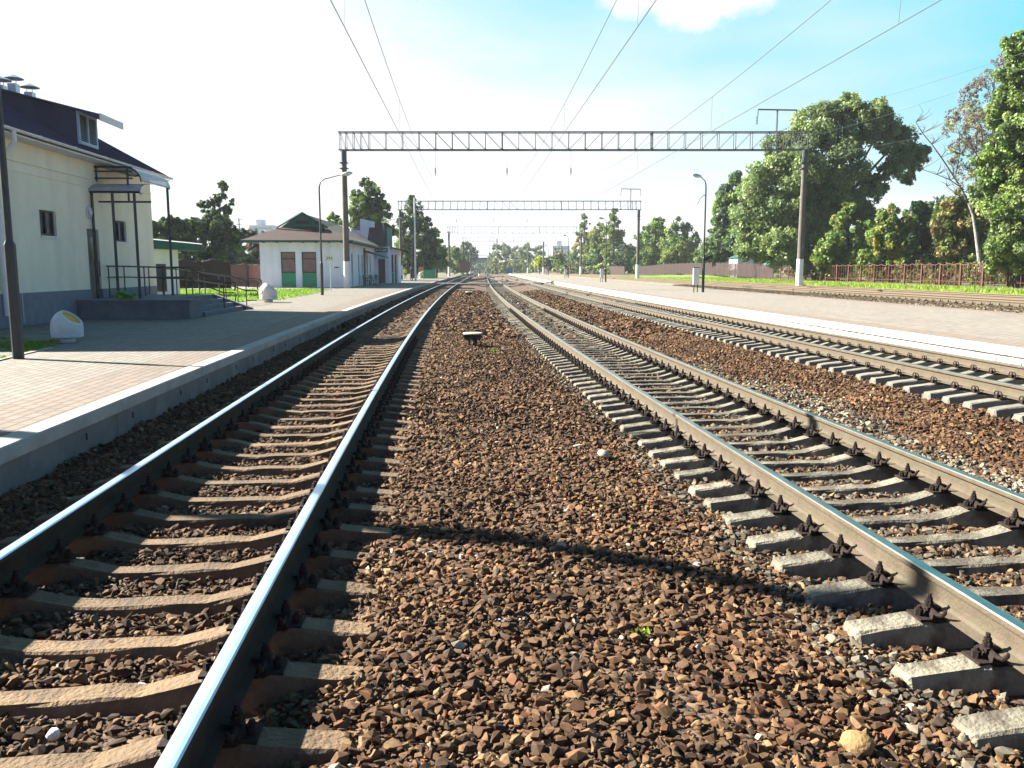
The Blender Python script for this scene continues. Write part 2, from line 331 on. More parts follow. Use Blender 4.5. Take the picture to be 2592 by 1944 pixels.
BP = [(-3.62, -.20), (-3.25, -.26), (-2.95, -.33), (-.85, -.35), (-.55, -.30), (-.3, -.262), (.5, -.255), (1.2, -.285), (2.0, -.395), (2.45, -.445), (4.85, -.45), (5.2, -.43), (6.0, -.34), (6.6, -.26), (9.6, -.26), (10.2, -.21)]
bpx = np.array([p[0] for p in BP]); bpz = np.array([p[1] for p in BP])
def zb(X0): return np.interp(X0, bpx, bpz)
ZP = .20   # platform top
strip('ballast_bed', [(-3.75, -.6)] + BP + [(10.3, -.6)], -12, 1500, M['ballast'], kind='structure')
# ground: left of the left platform, right of the right platform
def rightz(x0): return float(np.interp(x0, [18.4, 18.7, 19.6, 30, 40, 80], [.18, .22, .27, .30, .36, .6]))
strip('ground', [(-1500, .1), (-60, .15), (-3.8, .15), (-3.72, -.7), (10.3, -.7), (10.35, .12), (18.5, .15), (19.2, .22), (30, .29), (40, .36), (80, .6), (1500, .9)], -40, 2400, M['soil'], kind='structure')
strip('gravel_path', [(18.42, .17), (18.8, .24), (19.6, .27), (28.8, .30), (29.2, .305)], -10, 400, M['gravelr'], kind='structure')
# ---------------------------------------------------------------- platforms
PL_END = 175
strip('pavement', [(-3.68, ZP), (-9.0, ZP + .002)], -12, PL_END, M['pavers'], uv=True, kind='structure', base=-3.74)
strip('pavement', [(10.30, ZP), (18.4, ZP + .01)], -12, 280, M['pavers_pale'], uv=True, kind='structure', base=10.36)
def platform_edge(side, X, label, m_cop, m_wall, yb, gaps=()):
    root = empty('platform_edge', (0, 0, 0), 0, label, 'platform edge')
    s = side   # +1: faces right (left platform), -1: faces left
    y = -12.0
    while y < yb:
        y1 = min(y + 3.0, yb)
        if not any(a < y1 and y < b for a, b in gaps):
            seg = [y + .007, (y + y1) / 2, y1 - .007]
            for nm, mt, prof in (('coping_slab', m_cop, [(X - s * .23, ZP - .03), (X - s * .23, ZP + .012), (X - s * .015, ZP + .012), (X, ZP), (X, ZP - .115), (X - s * .06, ZP - .125)]),
                             ('wall_panel', m_wall, [(X - s * .25, ZP - .135), (X - s * .075, ZP - .128), (X - s * .07, -.5), (X - s * .25, -.5)])):
                mb = MB(); n = len(prof)
                for yy in seg: mb.v += [(x + D(yy), yy, z) for x, z in prof]
                for i in range(2):
                    for k in range(n): mb.f.append((i * n + k, i * n + (k + 1) % n, (i + 1) * n + (k + 1) % n, (i + 1) * n + k)); mb.m.append(0)
                mb.f += [tuple(k for k in range(n)), tuple(2 * n + k for k in range(n))]; mb.m += [0, 0]
                po = mb.build(nm, mt, root)
                if nm == 'wall_panel' and y < 45:
                    for dy in ((.45, 2.2) if s > 0 else (.4, 2.7)):
                        h = MB(); yy = y + dy; xx = X - s * .068 + D(yy)
                        h.box(min(xx - s * .002, xx + s * .006), max(xx - s * .002, xx + s * .006), yy - .01, yy + .01, -.075, -.005)
                        h.build('lifting_hole', M['crack'], po)
        y = y1
    # shadowed strip behind the coping where it meets the paving
    return root
platform_edge(1, -3.45, 'low grey concrete edge with pale coping along the left platform', M['coping'], M['wallface'], PL_END, gaps=((99.5, 101.5),))
platform_edge(-1, 10.07, 'white painted concrete edge along the right platform', M['whitewall'], M['whitewall'], 280, gaps=((96, 102),))
# ---------------------------------------------------------------- rails
PROF = [(-.075, 0), (-.075, .011), (-.03, .024), (-.012, .038), (-.009, .07), (-.009, .12), (-.013, .130), (-.036, .139), (-.0375, .150), (-.0365, .170), (-.030, .1775), (-.014, .180)]
PROF = PROF + [(-x, z) for x, z in PROF[::-1]]
def rail(X0, zt, label, top, ya=-6, yb=700, side=None):
    ys = ysamples(ya, yb); n = len(PROF); V = []
    for y in ys:
        nrm, _ = frame(y); c = P(X0, y, zt - .18)
        V += [(c.x + nrm.x * px, c.y + nrm.y * px, c.z + pz) for px, pz in PROF]
    Fc, mi = [], []
    for i in range(len(ys) - 1):
        for k in range(n):
            k2 = (k + 1) % n; Fc.append((i * n + k, i * n + k2, (i + 1) * n + k2, (i + 1) * n + k)); mi.append(1 if 9 <= k <= 13 else 0)
    mb = MB(); mb.v = V; mb.f = Fc; mb.m = mi
    o = mb.build('rail', [side or M['rust'], top]); tag(o, label, 'rail', 'rails of the station tracks'); return o
Z1, Z2, Z3, Z4 = 0.0, -.10, .10, .47
G = .80
X1, X2, X3, X4, X5 = -1.705, 3.60, 8.33, 20.9, 25.2
rail(X1 - G, Z1, 'shiny rail nearest the left platform, on rust brown sleepers', M['shine'], side=M['rust_shaded'])
rail(X1 + G, Z1, 'shiny right hand rail of the track beside the left platform', M['shine'], side=M['rust_shaded'])
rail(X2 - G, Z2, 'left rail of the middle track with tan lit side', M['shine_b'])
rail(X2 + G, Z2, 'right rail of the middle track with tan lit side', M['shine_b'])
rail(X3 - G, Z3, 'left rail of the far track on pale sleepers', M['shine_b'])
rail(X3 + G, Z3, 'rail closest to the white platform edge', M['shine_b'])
rail(X4 - G, Z4, 'rusty near rail of the siding just beyond the right platform', M['rusttop'], 5, 320)
rail(X4 + G, Z4, 'rusty far rail of the siding just beyond the right platform', M['rusttop'], 5, 320)
rail(X5 - G, Z4 - .02, 'rusty near rail of the outermost siding before the grass', M['rusttop'], 5, 320)
rail(X5 + G, Z4 - .02, 'rusty far rail of the outermost siding before the grass', M['rusttop'], 5, 320)
# ---------------------------------------------------------------- sleepers
def sleeper_mesh(seed, rough=1.0):
    rr = random.Random(seed)
    xs = [-1.35, -1.33, -1.2, -1.0, -.93, -.9, -.70, -.66, -.5, -.36, -.2, 0, .2, .36, .5, .66, .70, .9, .93, 1.0, 1.2, 1.33, 1.35]
    def top(x):
        a = abs(x); return float(np.interp(a, [0, .36, .66, .70, .90, .93, 1.33, 1.35], [-.085, -.083, -.012, -.02, -.02, -.006, -.055, -.075]))
    V = []; Fc = []
    for x in xs:
        t = top(x) + rr.uniform(-1, 1) * .003 * rough; h = float(np.interp(abs(x), [0, .36, .9, 1.35], [.068, .068, .077, .073])); b = float(np.interp(abs(x), [0, .5, .9, 1.35], [.125, .13, .15, .15]))
        if abs(x) > 1.34: h -= .012; b -= .01
        j = lambda: rr.uniform(-1, 1) * .0035 * rough
        V += [(x, -b, -.235), (x, -h - .008 + j(), t - .016 + j()), (x, -h + .004 + j(), t + j() * .5), (x, h - .004 + j(), t + j() * .5), (x, h + .008 + j(), t - .016 + j()), (x, b, -.235)]
    n = 6
    for i in range(len(xs) - 1):
        for k in range(n - 1): Fc.append((i * n + k, i * n + k + 1, (i + 1) * n + k + 1, (i + 1) * n + k))
    Fc += [tuple(range(n)), tuple((len(xs) - 1) * n + k for k in range(n))]
    mb = MB(); mb.v = V; mb.f = Fc; mb.m = [0] * len(Fc); return mb
def hexnut(mb, x, y, z0, r, h): mb.tube([(x, y, z0), (x, y, z0 + h)], r, 6)
def kb_seat(mb):  # bolted baseplate, local origin at rail seat centre (z=0 = sleeper seat); rail foot from z=.02
    mb.box(-.185, .185, -.07, .07, 0, .014)
    for s in (-1, 1):
        mb.prism([(s * .078, .014), (s * .118, .014), (s * .112, .045), (s * .084, .045)], -.068, .068)
        mb.box(min(s * .045, s * .125), max(s * .045, s * .125), -.03, .03, .046, .066)   # clip
        mb.prism([(s * .045, .048), (s * .075, .066), (s * .075, .048)], -.03, .03)
        # horn running along the rail
        mb.tube([(s * .10, -.03, .05), (s * .10, -.085, .045), (s * .10, -.125, .055), (s * .10, -.15, .085), (s * .10, -.153, .10)], [.014, .012, .012, .011, .006], 6)
def kb_bolts():
    out_ = []
    for s in (-1, 1):
        c = MB(); hexnut(c, s * .10, 0, .064, .024, .028); c.tube([(s * .10, 0, .09), (s * .10, 0, .135)], .012, 8); hexnut(c, s * .10, 0, .096, .019, .016); out_.append(('clamp_bolt', c))
        a = MB(); hexnut(a, s * .155, -.0, .012, .024, .038); a.tube([(s * .155, 0, .05), (s * .155, 0, .066)], .013, 8); out_.append(('anchor_bolt', a))
    return out_
def ring_seat(mb):
    mb.box(-.12, .12, -.06, .06, 0, .012)
    for s in (-1, 1):
        for q in (-.032, .032):
            pts = [(s * .115 + .0, q + .0 + .03 * 0, .0)]
            mb.tube([(s * (.115 + .0), q + .045 * math.cos(a), .06 + .045 * math.sin(a)) for a in np.linspace(0, 2 * math.pi, 13)], .009, 5)
        mb.box(min(s * .09, s * .14), max(s * .09, s * .14), -.02, .02, .01, .06)
        mb.tube([(s * .115, .08, .02), (s * .05, .10, .03), (s * .05, -.10, .03), (s * .115, -.09, .02)], .008, 5)
SEAT_TOP_OFF = .18 + .02      # rail head to sleeper seat
def seat_children(root, kind, detail):
    for sx in (-1, 1):
        mb = MB()
        if kind == 'kb':
            kb_seat(mb)
            if not detail:
                for _, b in kb_bolts(): mb.add(b.v, b.f)
            o = mb.build('tie_plate', M['iron'], root); o.location = (sx * G, 0, -.012)
            if detail:
                for nm, b in kb_bolts(): b.build(nm, M['iron'], o)
        else:
            ring_seat(mb); o = mb.build('rail_clip', M['iron'], root); o.location = (sx * G, 0, -.014)
SL = []
def sleepers(Xc, Zt, spacing, y0, n_ind, y_end, matl, kind, label, group, name, detail_y=14, child_y=60, phase=0):
    protos = []
    for q in range(6):
        for lvl in (0, 1, 2):
            m = sleeper_mesh(q + 10, 1.2 + .2 * q)
            o = m.build('concrete_sleeper', matl, None, smooth=False)
            if lvl < 2: seat_children(o, kind, lvl == 0 and kind == 'kb')
            protos.append(o)
    used = set(); y = y0; k = 0
    while k < n_ind:
        lvl = 0 if y < detail_y else 1 if y < child_y else 2
        q = random.randrange(6); p = protos[q * 3 + lvl]
        o = p if p.name not in used else copy_tree(p); used.add(p.name)
        o.location = P(Xc, y, Zt - SEAT_TOP_OFF + random.uniform(-.004, .004)); o.rotation_euler = (random.uniform(-.02, .02), random.uniform(-.004, .004), yaw(y) + random.uniform(-.014, .014) + (math.pi if 0 else 0))
        tag(o, label, 'sleeper', group); SL.append((Xc, y, D(y)))
        y += spacing * (1 + random.uniform(-.045, .045)); k += 1
    for p in protos:
        if p.name not in used:
            for c in list(p.children_recursive): bpy.data.objects.remove(c)
            bpy.data.objects.remove(p)
    # the rest recede as one mass
    mb = MB(); bx = MB()
    while y < y_end:
        c = P(Xc, y, Zt - SEAT_TOP_OFF); a = yaw(y); ca, sa = math.cos(a), math.sin(a)
        for (xa, xb, za, zbb) in ((-1.35, -.6, -.05, -.01), (-.6, .6, -.07, -.07), (.6, 1.35, -.01, -.05)):
            vs = [(xa, -.14, -.2), (xb, -.14, -.2), (xb, .14, -.2), (xa, .14, -.2), (xa, -.09, za), (xb, -.09, zbb), (xb, .09, zbb), (xa, .09, za)]
            mb.add([(c.x + vx * ca - vy * sa, c.y + vx * sa + vy * ca, c.z + vz) for vx, vy, vz in vs], [(4, 5, 6, 7), (0, 1, 5, 4), (1, 2, 6, 5), (2, 3, 7, 6), (3, 0, 4, 7)])
        y += spacing
    o = mb.build('distant_sleepers', matl); tag(o, name, 'sleepers', kind='stuff')
sleepers(X1, Z1, .5435, 1.95, 74, 330, M['sleeper_a'], 'kb', 'rust brown concrete sleeper of the track beside the left platform', 'sleepers of the left track', 'far rust brown sleepers of the left track', 9, 22)
sleepers(X2, Z2, .5, 2.55, 90, 330, M['sleeper_b'], 'kb', 'weathered grey concrete sleeper of the middle track', 'sleepers of the middle track', 'far grey sleepers of the middle track', 15, 40)
sleepers(X3, Z3, .5, 9.2, 76, 300, M['sleeper_c'], 'ring', 'pale concrete sleeper with ring clips, of the track by the right platform', 'sleepers of the far track', 'far pale sleepers of the track by the right platform', 15, 42)
sleepers(X4, Z4, .55, 27.5, 58, 200, M['sleeper_b'], 'kb', 'half buried sleeper of the rusty siding beyond the right platform', 'sleepers of the siding', 'far sleepers of the rusty siding', 0, 48)
# ---------------------------------------------------------------- ballast stones
def hulls(n, pts, seed):
    out_ = []; rr = random.Random(seed)
    for _ in range(n):
        bm = bmesh.new(); sc = (1, rr.uniform(.6, .95), rr.uniform(.45, .75))
        for _ in range(pts):
            v = Vector((rr.gauss(0, 1), rr.gauss(0, 1), rr.gauss(0, 1))).normalized() * rr.uniform(.8, 1.05)
            bm.verts.new((v.x * sc[0], v.y * sc[1], v.z * sc[2]))
        res = bmesh.ops.convex_hull(bm, input=bm.verts)
        for v in [x for x in bm.verts if not x.link_faces]: bm.verts.remove(v)
        bmesh.ops.triangulate(bm, faces=bm.faces); bm.verts.index_update()
        out_.append((np.array([v.co[:] for v in bm.verts]), np.array([[v.index for v in f.verts] for f in bm.faces]))); bm.free()
    return out_
PAL = np.array([.76, .70, .63]) * np.array([(.095, .050, .026), (.132, .076, .038), (.175, .108, .055), (.062, .036, .022), (.225, .150, .08), (.082, .058, .038), (.150, .070, .036)])
GREYP = .62 * np.array([(.13, .112, .082), (.18, .158, .115), (.08, .072, .056), (.23, .20, .145), (.13, .088, .056)])
def scatter(name, label, X, Y, Z, size, protos, col):
    n = len(X); a, b, c = RN.random((3, n)); 
    # random rotations from quaternions, biased to lie flat by squashing the tilt
    yawr = a * 2 * np.pi; tilt = RN.normal(0, .45, n); ax = RN.random(n) * 2 * np.pi
    kx, ky = np.cos(ax), np.sin(ax); ct, st = np.cos(tilt), np.sin(tilt)
    Rt = np.empty((n, 3, 3)); Rt[:, 0, 0] = ct + kx * kx * (1 - ct); Rt[:, 0, 1] = kx * ky * (1 - ct); Rt[:, 0, 2] = ky * st
    Rt[:, 1, 0] = kx * ky * (1 - ct); Rt[:, 1, 1] = ct + ky * ky * (1 - ct); Rt[:, 1, 2] = -kx * st
    Rt[:, 2, 0] = -ky * st; Rt[:, 2, 1] = kx * st; Rt[:, 2, 2] = ct
    Rz = np.zeros((n, 3, 3)); Rz[:, 0, 0] = np.cos(yawr); Rz[:, 0, 1] = -np.sin(yawr); Rz[:, 1, 0] = np.sin(yawr); Rz[:, 1, 1] = np.cos(yawr); Rz[:, 2, 2] = 1
    Rm = Rt @ Rz; which = RN.integers(0, len(protos), n); pos = np.stack([X, Y, Z], -1)
    VV, FF, CC = [], [], []; off = 0
    for q, (pv, pf) in enumerate(protos):
        i = np.nonzero(which == q)[0]
        if not len(i): continue
        v = np.einsum('nij,kj->nki', Rm[i], pv) * size[i][:, None, None] + pos[i][:, None, :]
        f = pf[None] + (np.arange(len(i)) * len(pv))[:, None, None] + off
        VV.append(v.reshape(-1, 3)); FF.append(f.reshape(-1, 3)); CC.append(np.repeat(col[i], len(pv), 0)); off += len(i) * len(pv)
    o = np_mesh(name, np.concatenate(VV), np.concatenate(FF), M['stone'], np.concatenate(CC))
    tag(o, label, 'ballast', kind='stuff'); return o
SLa = np.array(SL)
def ballast(name, label, y0, y1, s, size, protos, xlim=(-3.5, 10.0)):
    xs = np.arange(xlim[0], xlim[1], s); ys = np.arange(y0, y1, s)
    XX, YY = np.meshgrid(xs, ys); X0 = XX.ravel() + RN.uniform(-.55, .55, XX.size) * s; Y = YY.ravel() + RN.uniform(-.55, .55, XX.size) * s
    Xw = X0 + Dn(Y)
    keep = (np.abs(Xw) < .66 * Y + .8) & (X0 > xlim[0]) & (X0 < xlim[1])
    # clear the sleepers (except their buried ends) and the rails
    for Xc, Zt, sp in ((X1, Z1, 0), (X2, Z2, 0), (X3, Z3, 0)):
        yc = np.sort(SLa[np.abs(SLa[:, 0] - Xc) < .01, 1]); dx = X0 - Xc
        Yl = Y - (-.085) * 0 - dx * np.sin([yaw(v) for v in (0,)])[0] * 0
        slope = -(.03 + .06 * np.exp(-np.maximum(Y, 0) / 45))
        Ye = Y + dx * slope      # sleepers are turned with the curve
        i = np.clip(np.searchsorted(yc, Ye), 1, len(yc) - 1); d = np.minimum(np.abs(Ye - yc[i]), np.abs(Ye - yc[i - 1]))
        inside = np.abs(dx) < 1.37 - .34 * RN.random(len(X0)) ** 1.6 * (.6 if Xc != X1 else 1)
        stray = RN.random(len(X0)) < .02
        keep &= ~(inside & (d < .112) & ~stray)
        keep &= ~((np.abs(np.abs(dx) - G) < .10))
    X0, Y, Xw = X0[keep], Y[keep], Xw[keep]; n = len(Y)
    lump = .018 * np.sin(X0 * 5.1 + np.sin(Y * 3.3) * 1.5) + .018 * np.sin(Y * 4.3 + X0 * 2.2)
    sz = size * np.clip(RN.lognormal(0, .42, n), .45, 2.1)
    Z = zb(X0) + lump * .6 + sz * .45 + RN.uniform(0, .014, n)
    col = PAL[RN.choice(len(PAL), n, p=[.2, .22, .16, .18, .08, .08, .08])] * RN.uniform(.8, 1.25, (n, 1))
    gz = (np.abs(X0 - X2) < 1.6) * .5 + (np.abs(X0 - 5.25 + .25 * np.sin(Y * .9)) < .42) * .55 * (Y < 18)
    g = RN.random(n) < gz * np.clip(1.1 - Y * 0, 0, 1)
    col[g] = GREYP[RN.integers(0, len(GREYP), g.sum())] * RN.uniform(.8, 1.2, (g.sum(), 1))
    wp = (np.abs(X0 - 5.35 + .2 * np.sin(Y * .8)) < .3) & (RN.random(n) < .33) & (Y > 7) & (Y < 15)
    col[wp] = np.array([.21, .19, .145]) * RN.uniform(.8, 1.1, (wp.sum(), 1))
    li = RN.random(n) < .006; col[li] = np.array([.34, .29, .22]) * RN.uniform(.8, 1.2, (li.sum(), 1))
    pat = np.sin(X0 * 1.9 + 1.3 * np.sin(Y * .8)) * np.sin(Y * 1.1 + X0 * .7) + .6 * np.sin(Y * 2.7 - X0 * 2.1)
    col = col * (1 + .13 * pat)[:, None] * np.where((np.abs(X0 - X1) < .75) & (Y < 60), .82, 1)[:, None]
    return scatter(name, label, Xw, Y, Z, sz, protos, col)
H1, H2, H3 = hulls(14, 13, 3), hulls(10, 9, 5), hulls(8, 6, 8)
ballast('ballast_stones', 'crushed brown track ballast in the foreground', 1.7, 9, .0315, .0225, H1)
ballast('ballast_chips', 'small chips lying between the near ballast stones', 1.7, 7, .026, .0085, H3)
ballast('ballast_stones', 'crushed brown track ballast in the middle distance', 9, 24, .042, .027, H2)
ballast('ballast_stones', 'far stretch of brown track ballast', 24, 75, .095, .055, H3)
# siding gravel
def gravel_right():
    n = 26000; X0 = RN.uniform(18.5, 22.3, n); Y = RN.uniform(22, 75, n); X0[::3] = RN.uniform(18.5, 19.8, len(X0[::3]))
    Z = np.interp(X0, [18.42, 18.8, 19.6, 28.8], [.17, .24, .27, .30]) + .015
    d = (np.abs(np.abs(X0 - X4) - G) > .1); X0, Y, Z = X0[d], Y[d], Z[d]; n = len(X0)
    col = GREYP[RN.integers(0, 5, n)] * RN.uniform(.7, 1.2, (n, 1)) * np.array([1, .93, .78])
    scatter('gravel', 'grey brown gravel of the siding beyond the right platform', X0 + Dn(Y), Y, Z, RN.uniform(.025, .06, n), H3, col)
gravel_right()

# ---------------------------------------------------------------- cream building
BROT = math.atan(.06)
def lpt(root, x, y, z): return root.matrix_world @ Vector((x, y, z))
cb = empty('station_building', (-12.1, 20, ZP), BROT, 'cream rendered building with dark purple roof and grey plinth behind the left platform', 'building')
y0, y1, dp, eh = -2.6, 10.3, 11.0, 4.55
wl = MB()
# wall facing the track, with openings for two windows and the door
ops = [(2.2, 3.1, 2.28, 2.94), (4.95, 5.75, .5, 2.58), (7.0, 7.9, 2.28, 2.94)]
def wall_with_openings(mb, x, ya, yb, za, zb_, ops, th=.14):
    ys_ = sorted({ya, yb} | {o[0] for o in ops} | {o[1] for o in ops}); zs_ = sorted({za, zb_} | {o[2] for o in ops} | {o[3] for o in ops})
    zs_ = [z for z in zs_ if za <= z <= zb_]
    for i in range(len(ys_) - 1):
        for j in range(len(zs_) - 1):
            my, mz = (ys_[i] + ys_[i + 1]) / 2, (zs_[j] + zs_[j + 1]) / 2
            if any(o[0] < my < o[1] and o[2] < mz < o[3] for o in ops): continue
            mb.add([(x, ys_[i], zs_[j]), (x, ys_[i + 1], zs_[j]), (x, ys_[i + 1], zs_[j + 1]), (x, ys_[i], zs_[j + 1])], [(0, 1, 2, 3)])
    for a, b, c, d in ops:
        mb.add([(x, a, c), (x - th, a, c), (x - th, b, c), (x, b, c), (x, a, d), (x - th, a, d), (x - th, b, d), (x, b, d)], [(0, 1, 2, 3), (4, 5, 6, 7), (0, 1, 5, 4), (3, 2, 6, 7)])
wall_with_openings(wl, 0, y0, y1, .82, eh, ops)
wl.add([(0, y0, .82), (-dp, y0, .82), (-dp, y0, eh), (0, y0, eh)], [(0, 1, 2, 3)])
wl.add([(-dp, y0, .82), (-dp, y1, .82), (-dp, y1, eh), (-dp, y0, eh)], [(0, 1, 2, 3)])
wl.add([(0, y1, .82), (-dp, y1, .82), (-dp, y1, eh), (-dp / 2, y1, eh + 3.0), (0, y1, eh)], [(0, 1, 2, 3, 4)])
W = wl.build('wall', M['cream'], cb)
cn = MB()
for k, (z, t) in enumerate(((4.02, .035), (3.78, .02))): cn.box(0, t, y0, y1, z, z + .03)
cn.build('cornice_line', M['cream'], cb)
pl_ = MB(); pl_.box(-dp, .03, y0 - .03, 4.95, 0, .82); pl_.box(-dp, .03, 5.75, y1 + .03, 0, .82); pl_.box(-dp, -.14, 4.95, 5.75, 0, .5); pl_.build('plinth', M['plinth'], cb)
for a, b, c, d in (ops[0], ops[2]):
    fr = MB(); fr.box(-.12, -.07, a, a + .06, c, d); fr.box(-.12, -.07, b - .06, b, c, d); fr.box(-.12, -.07, a + .06, b - .06, c, c + .06); fr.box(-.12, -.07, a + .06, b - .06, d - .06, d); fr.box(-.12, -.06, (a + b) / 2 - .03, (a + b) / 2 + .03, c + .06, d - .06)
    f = fr.build('window', M['darkmetal'], cb)
    MB().box(-.11, -.10, a + .05, b - .05, c + .05, d - .05).build('pane', M['glass'], f)
    MB().box(-.14, .05, a - .03, b + .03, c - .05, c - .005).build('sill', M['white'], f)
dr = MB().box(-.12, -.06, 4.97, 5.73, .5, 2.56)
do = dr.build('door', M['door'], cb)
MB().box(-.058, -.05, 5.2, 5.5, 1.55, 2.35).build('door_glass', M['glass'], do)
MB().tube([(-.06, 5.62, 1.2), (.02, 5.62, 1.2), (.02, 5.62, 1.65), (-.06, 5.62, 1.65)], .014, 6).build('handle', M['darkmetal'], do)
wlm = MB()
for rr_, zz in ((.16, 0), (.08, .03)):
    wlm.tube([(.03 + zz + 0, 5.15 + rr_ * math.cos(a), 3.05 + rr_ * math.sin(a)) for a in np.linspace(0, 2 * math.pi, 25)], .022, 6)
wlm.tube([(0, 5.15, 3.05), (.07, 5.15, 3.05)], .05, 12); wlm.build('wall_lamp', M['white'], cb)
dpn = MB().tube([(.04, .95, .82), (.04, .95, .1)], .012, 6); dpn.build('lightning_cable', M['galv'], cb)
# roof (gable at the far end, hip at the near end); pitch .55
oh, ez, pitch = .5, 4.65, .55; rx = -dp / 2; rz = ez + (oh - rx) * pitch
rf = MB(); yn, yf = y0 - oh, y1 + oh + .1; hy = yn + (oh - rx)
A = (oh, yn, ez); B = (oh, yf, ez); C_ = (rx, yf, rz); Dd = (rx, hy, rz); E_ = (-dp - oh, yn, ez); F_ = (-dp - oh, yf, ez)
rf.add([A, B, C_, Dd], [(0, 1, 2, 3)]); rf.add([A, Dd, E_], [(0, 1, 2)]); rf.add([E_, Dd, C_, F_], [(0, 1, 2, 3)])
rf.add([(p[0], p[1], p[2] - .07) for p in (A, B, C_, Dd, E_, F_)], [(0, 1, 2, 3), (0, 3, 4), (4, 3, 2, 5)])
rf.add([A, B, (oh, yf, ez - .07), (oh, yn, ez - .07)], [(0, 1, 2, 3)]); rf.add([B, C_, (rx, yf, rz - .07), (oh, yf, ez - .07)], [(0, 1, 2, 3)]); rf.add([F_, C_, (rx, yf, rz - .07), (-dp - oh, yf, ez - .07)], [(0, 1, 2, 3)])
# standing ribs of the roofing sheet
yy = yn + .3
while yy < yf:
    x_top = rx if yy > hy else oh - (yy - yn)
    rf.add([(oh, yy - .015, ez + .002), (oh, yy + .015, ez + .002), (x_top, yy + .015, ez + (oh - x_top) * pitch + .002), (x_top, yy - .015, ez + (oh - x_top) * pitch + .002), (oh, yy, ez + .03), (x_top, yy, ez + (oh - x_top) * pitch + .03)], [(0, 4, 5, 3), (1, 4, 5, 2)]); yy += .35
RO = rf.build('roof', M['purple'], cb)
MB().prism([(oh - .02, ez - .09), (oh - .02, ez - .13), (-.02, ez - .13), (-.02, ez - .09)], yn + .02, yf - .02).build('soffit', M['white'], cb)
gt = MB(); n = 7
sec = [(oh + .06 + .06 * math.cos(a), ez - .01 + .06 * math.sin(a)) for a in np.linspace(math.pi, 2 * math.pi, 8)]
for i in range(7): gt.add([(sec[i][0], yn, sec[i][1]), (sec[i + 1][0], yn, sec[i + 1][1]), (sec[i + 1][0], yf, sec[i + 1][1]), (sec[i][0], yf, sec[i][1])], [(0, 1, 2, 3)])
yy = yn + .6
while yy < yf: gt.box(oh - .02, oh + .125, yy, yy + .02, ez - .002, ez + .006); yy += 1.9
gt.build('gutter', M['white'], cb)
MB().tube([(oh + .06, .1, ez - .05), (oh + .06, .1, ez - .3), (oh - .1, .1, ez - .5), (.08, .1, ez - .65), (.08, .1, .3)], .055, 10).build('downpipe', M['white'], cb)
# shed dormer
dm = MB(); ya_, yb_ = 5.0, 6.26
def rz_at(x): return ez + (oh - x) * pitch
xs0, sl_ = .62, .25; sz0 = 5.80
xi = (sz0 + sl_ * xs0 - ez - oh * pitch) / (sl_ - pitch) * 1.0
xi = (ez + oh * pitch - sz0 - sl_ * xs0) / (pitch - sl_)
dm.add([(xs0, ya_ - .2, sz0), (xs0, yb_ + .2, sz0), (xi, yb_ + .2, sz0 + sl_ * (xs0 - xi)), (xi, ya_ - .2, sz0 + sl_ * (xs0 - xi)),
        (xs0, ya_ - .2, sz0 - .06), (xs0, yb_ + .2, sz0 - .06), (xi, yb_ + .2, sz0 - .06 + sl_ * (xs0 - xi)), (xi, ya_ - .2, sz0 - .06 + sl_ * (xs0 - xi))], [(0, 1, 2, 3), (4, 5, 6, 7), (0, 3, 7, 4), (1, 2, 6, 5), (0, 1, 5, 4)])
for yy in (ya_, yb_):
    dm.add([(-.1, yy, rz_at(-.1)), (-.1, yy, sz0 - .06 + sl_ * (xs0 + .1)), (xi, yy, sz0 - .06 + sl_ * (xs0 - xi))], [(0, 1, 2)])
DO = dm.build('dormer', M['purple'], cb)
pn = MB(); zt = sz0 - .06 + sl_ * .7; zbm = rz_at(-.1) + .02
pn.box(-.1, -.04, ya_, yb_, zbm, zbm + .09); pn.box(-.1, -.04, ya_, yb_, zt - .08, zt)
for yy in (ya_, (ya_ + yb_) / 2 - .04, yb_ - .08): pn.box(-.1, -.042, yy, yy + .08, zbm + .09, zt - .08)
z = zbm + .13
while z < zt - .12:
    pn.add([(-.09, ya_ + .08, z + .03), (-.09, yb_ - .08, z + .03), (-.05, yb_ - .08, z), (-.05, ya_ + .08, z)], [(0, 1, 2, 3)]); z += .055
pn.build('louvre', M['ltblue'], DO)
MB().box(-.099, -.092, ya_ + .02, yb_ - .02, zbm, zt).build('louvre_back', M['black'], DO)
MB().box(xs0, xs0 + .03, ya_ - .2, yb_ + .2, sz0 - .18, sz0 + .015).build('fascia', M['white'], DO)
for (x, y, top) in ((-3.7, 8.9, 7.72), (-3.7, 9.95, 7.66), (-3.7, 8.1, 7.5)):
    v = MB(); v.box(x - .13, x + .13, y - .13, y + .13, rz_at(max(x, rx)) - .2, top - .3)
    for q in (-.09, .09): v.tube([(x + q, y, top - .3), (x + q, y, top - .12)], .012, 5)
    v.lathe([(.33, 0), (.30, .02), (.05, .13), (0, .15)], x, y, top - .14, 16); v.build('vent_chimney', M['galv'], cb)
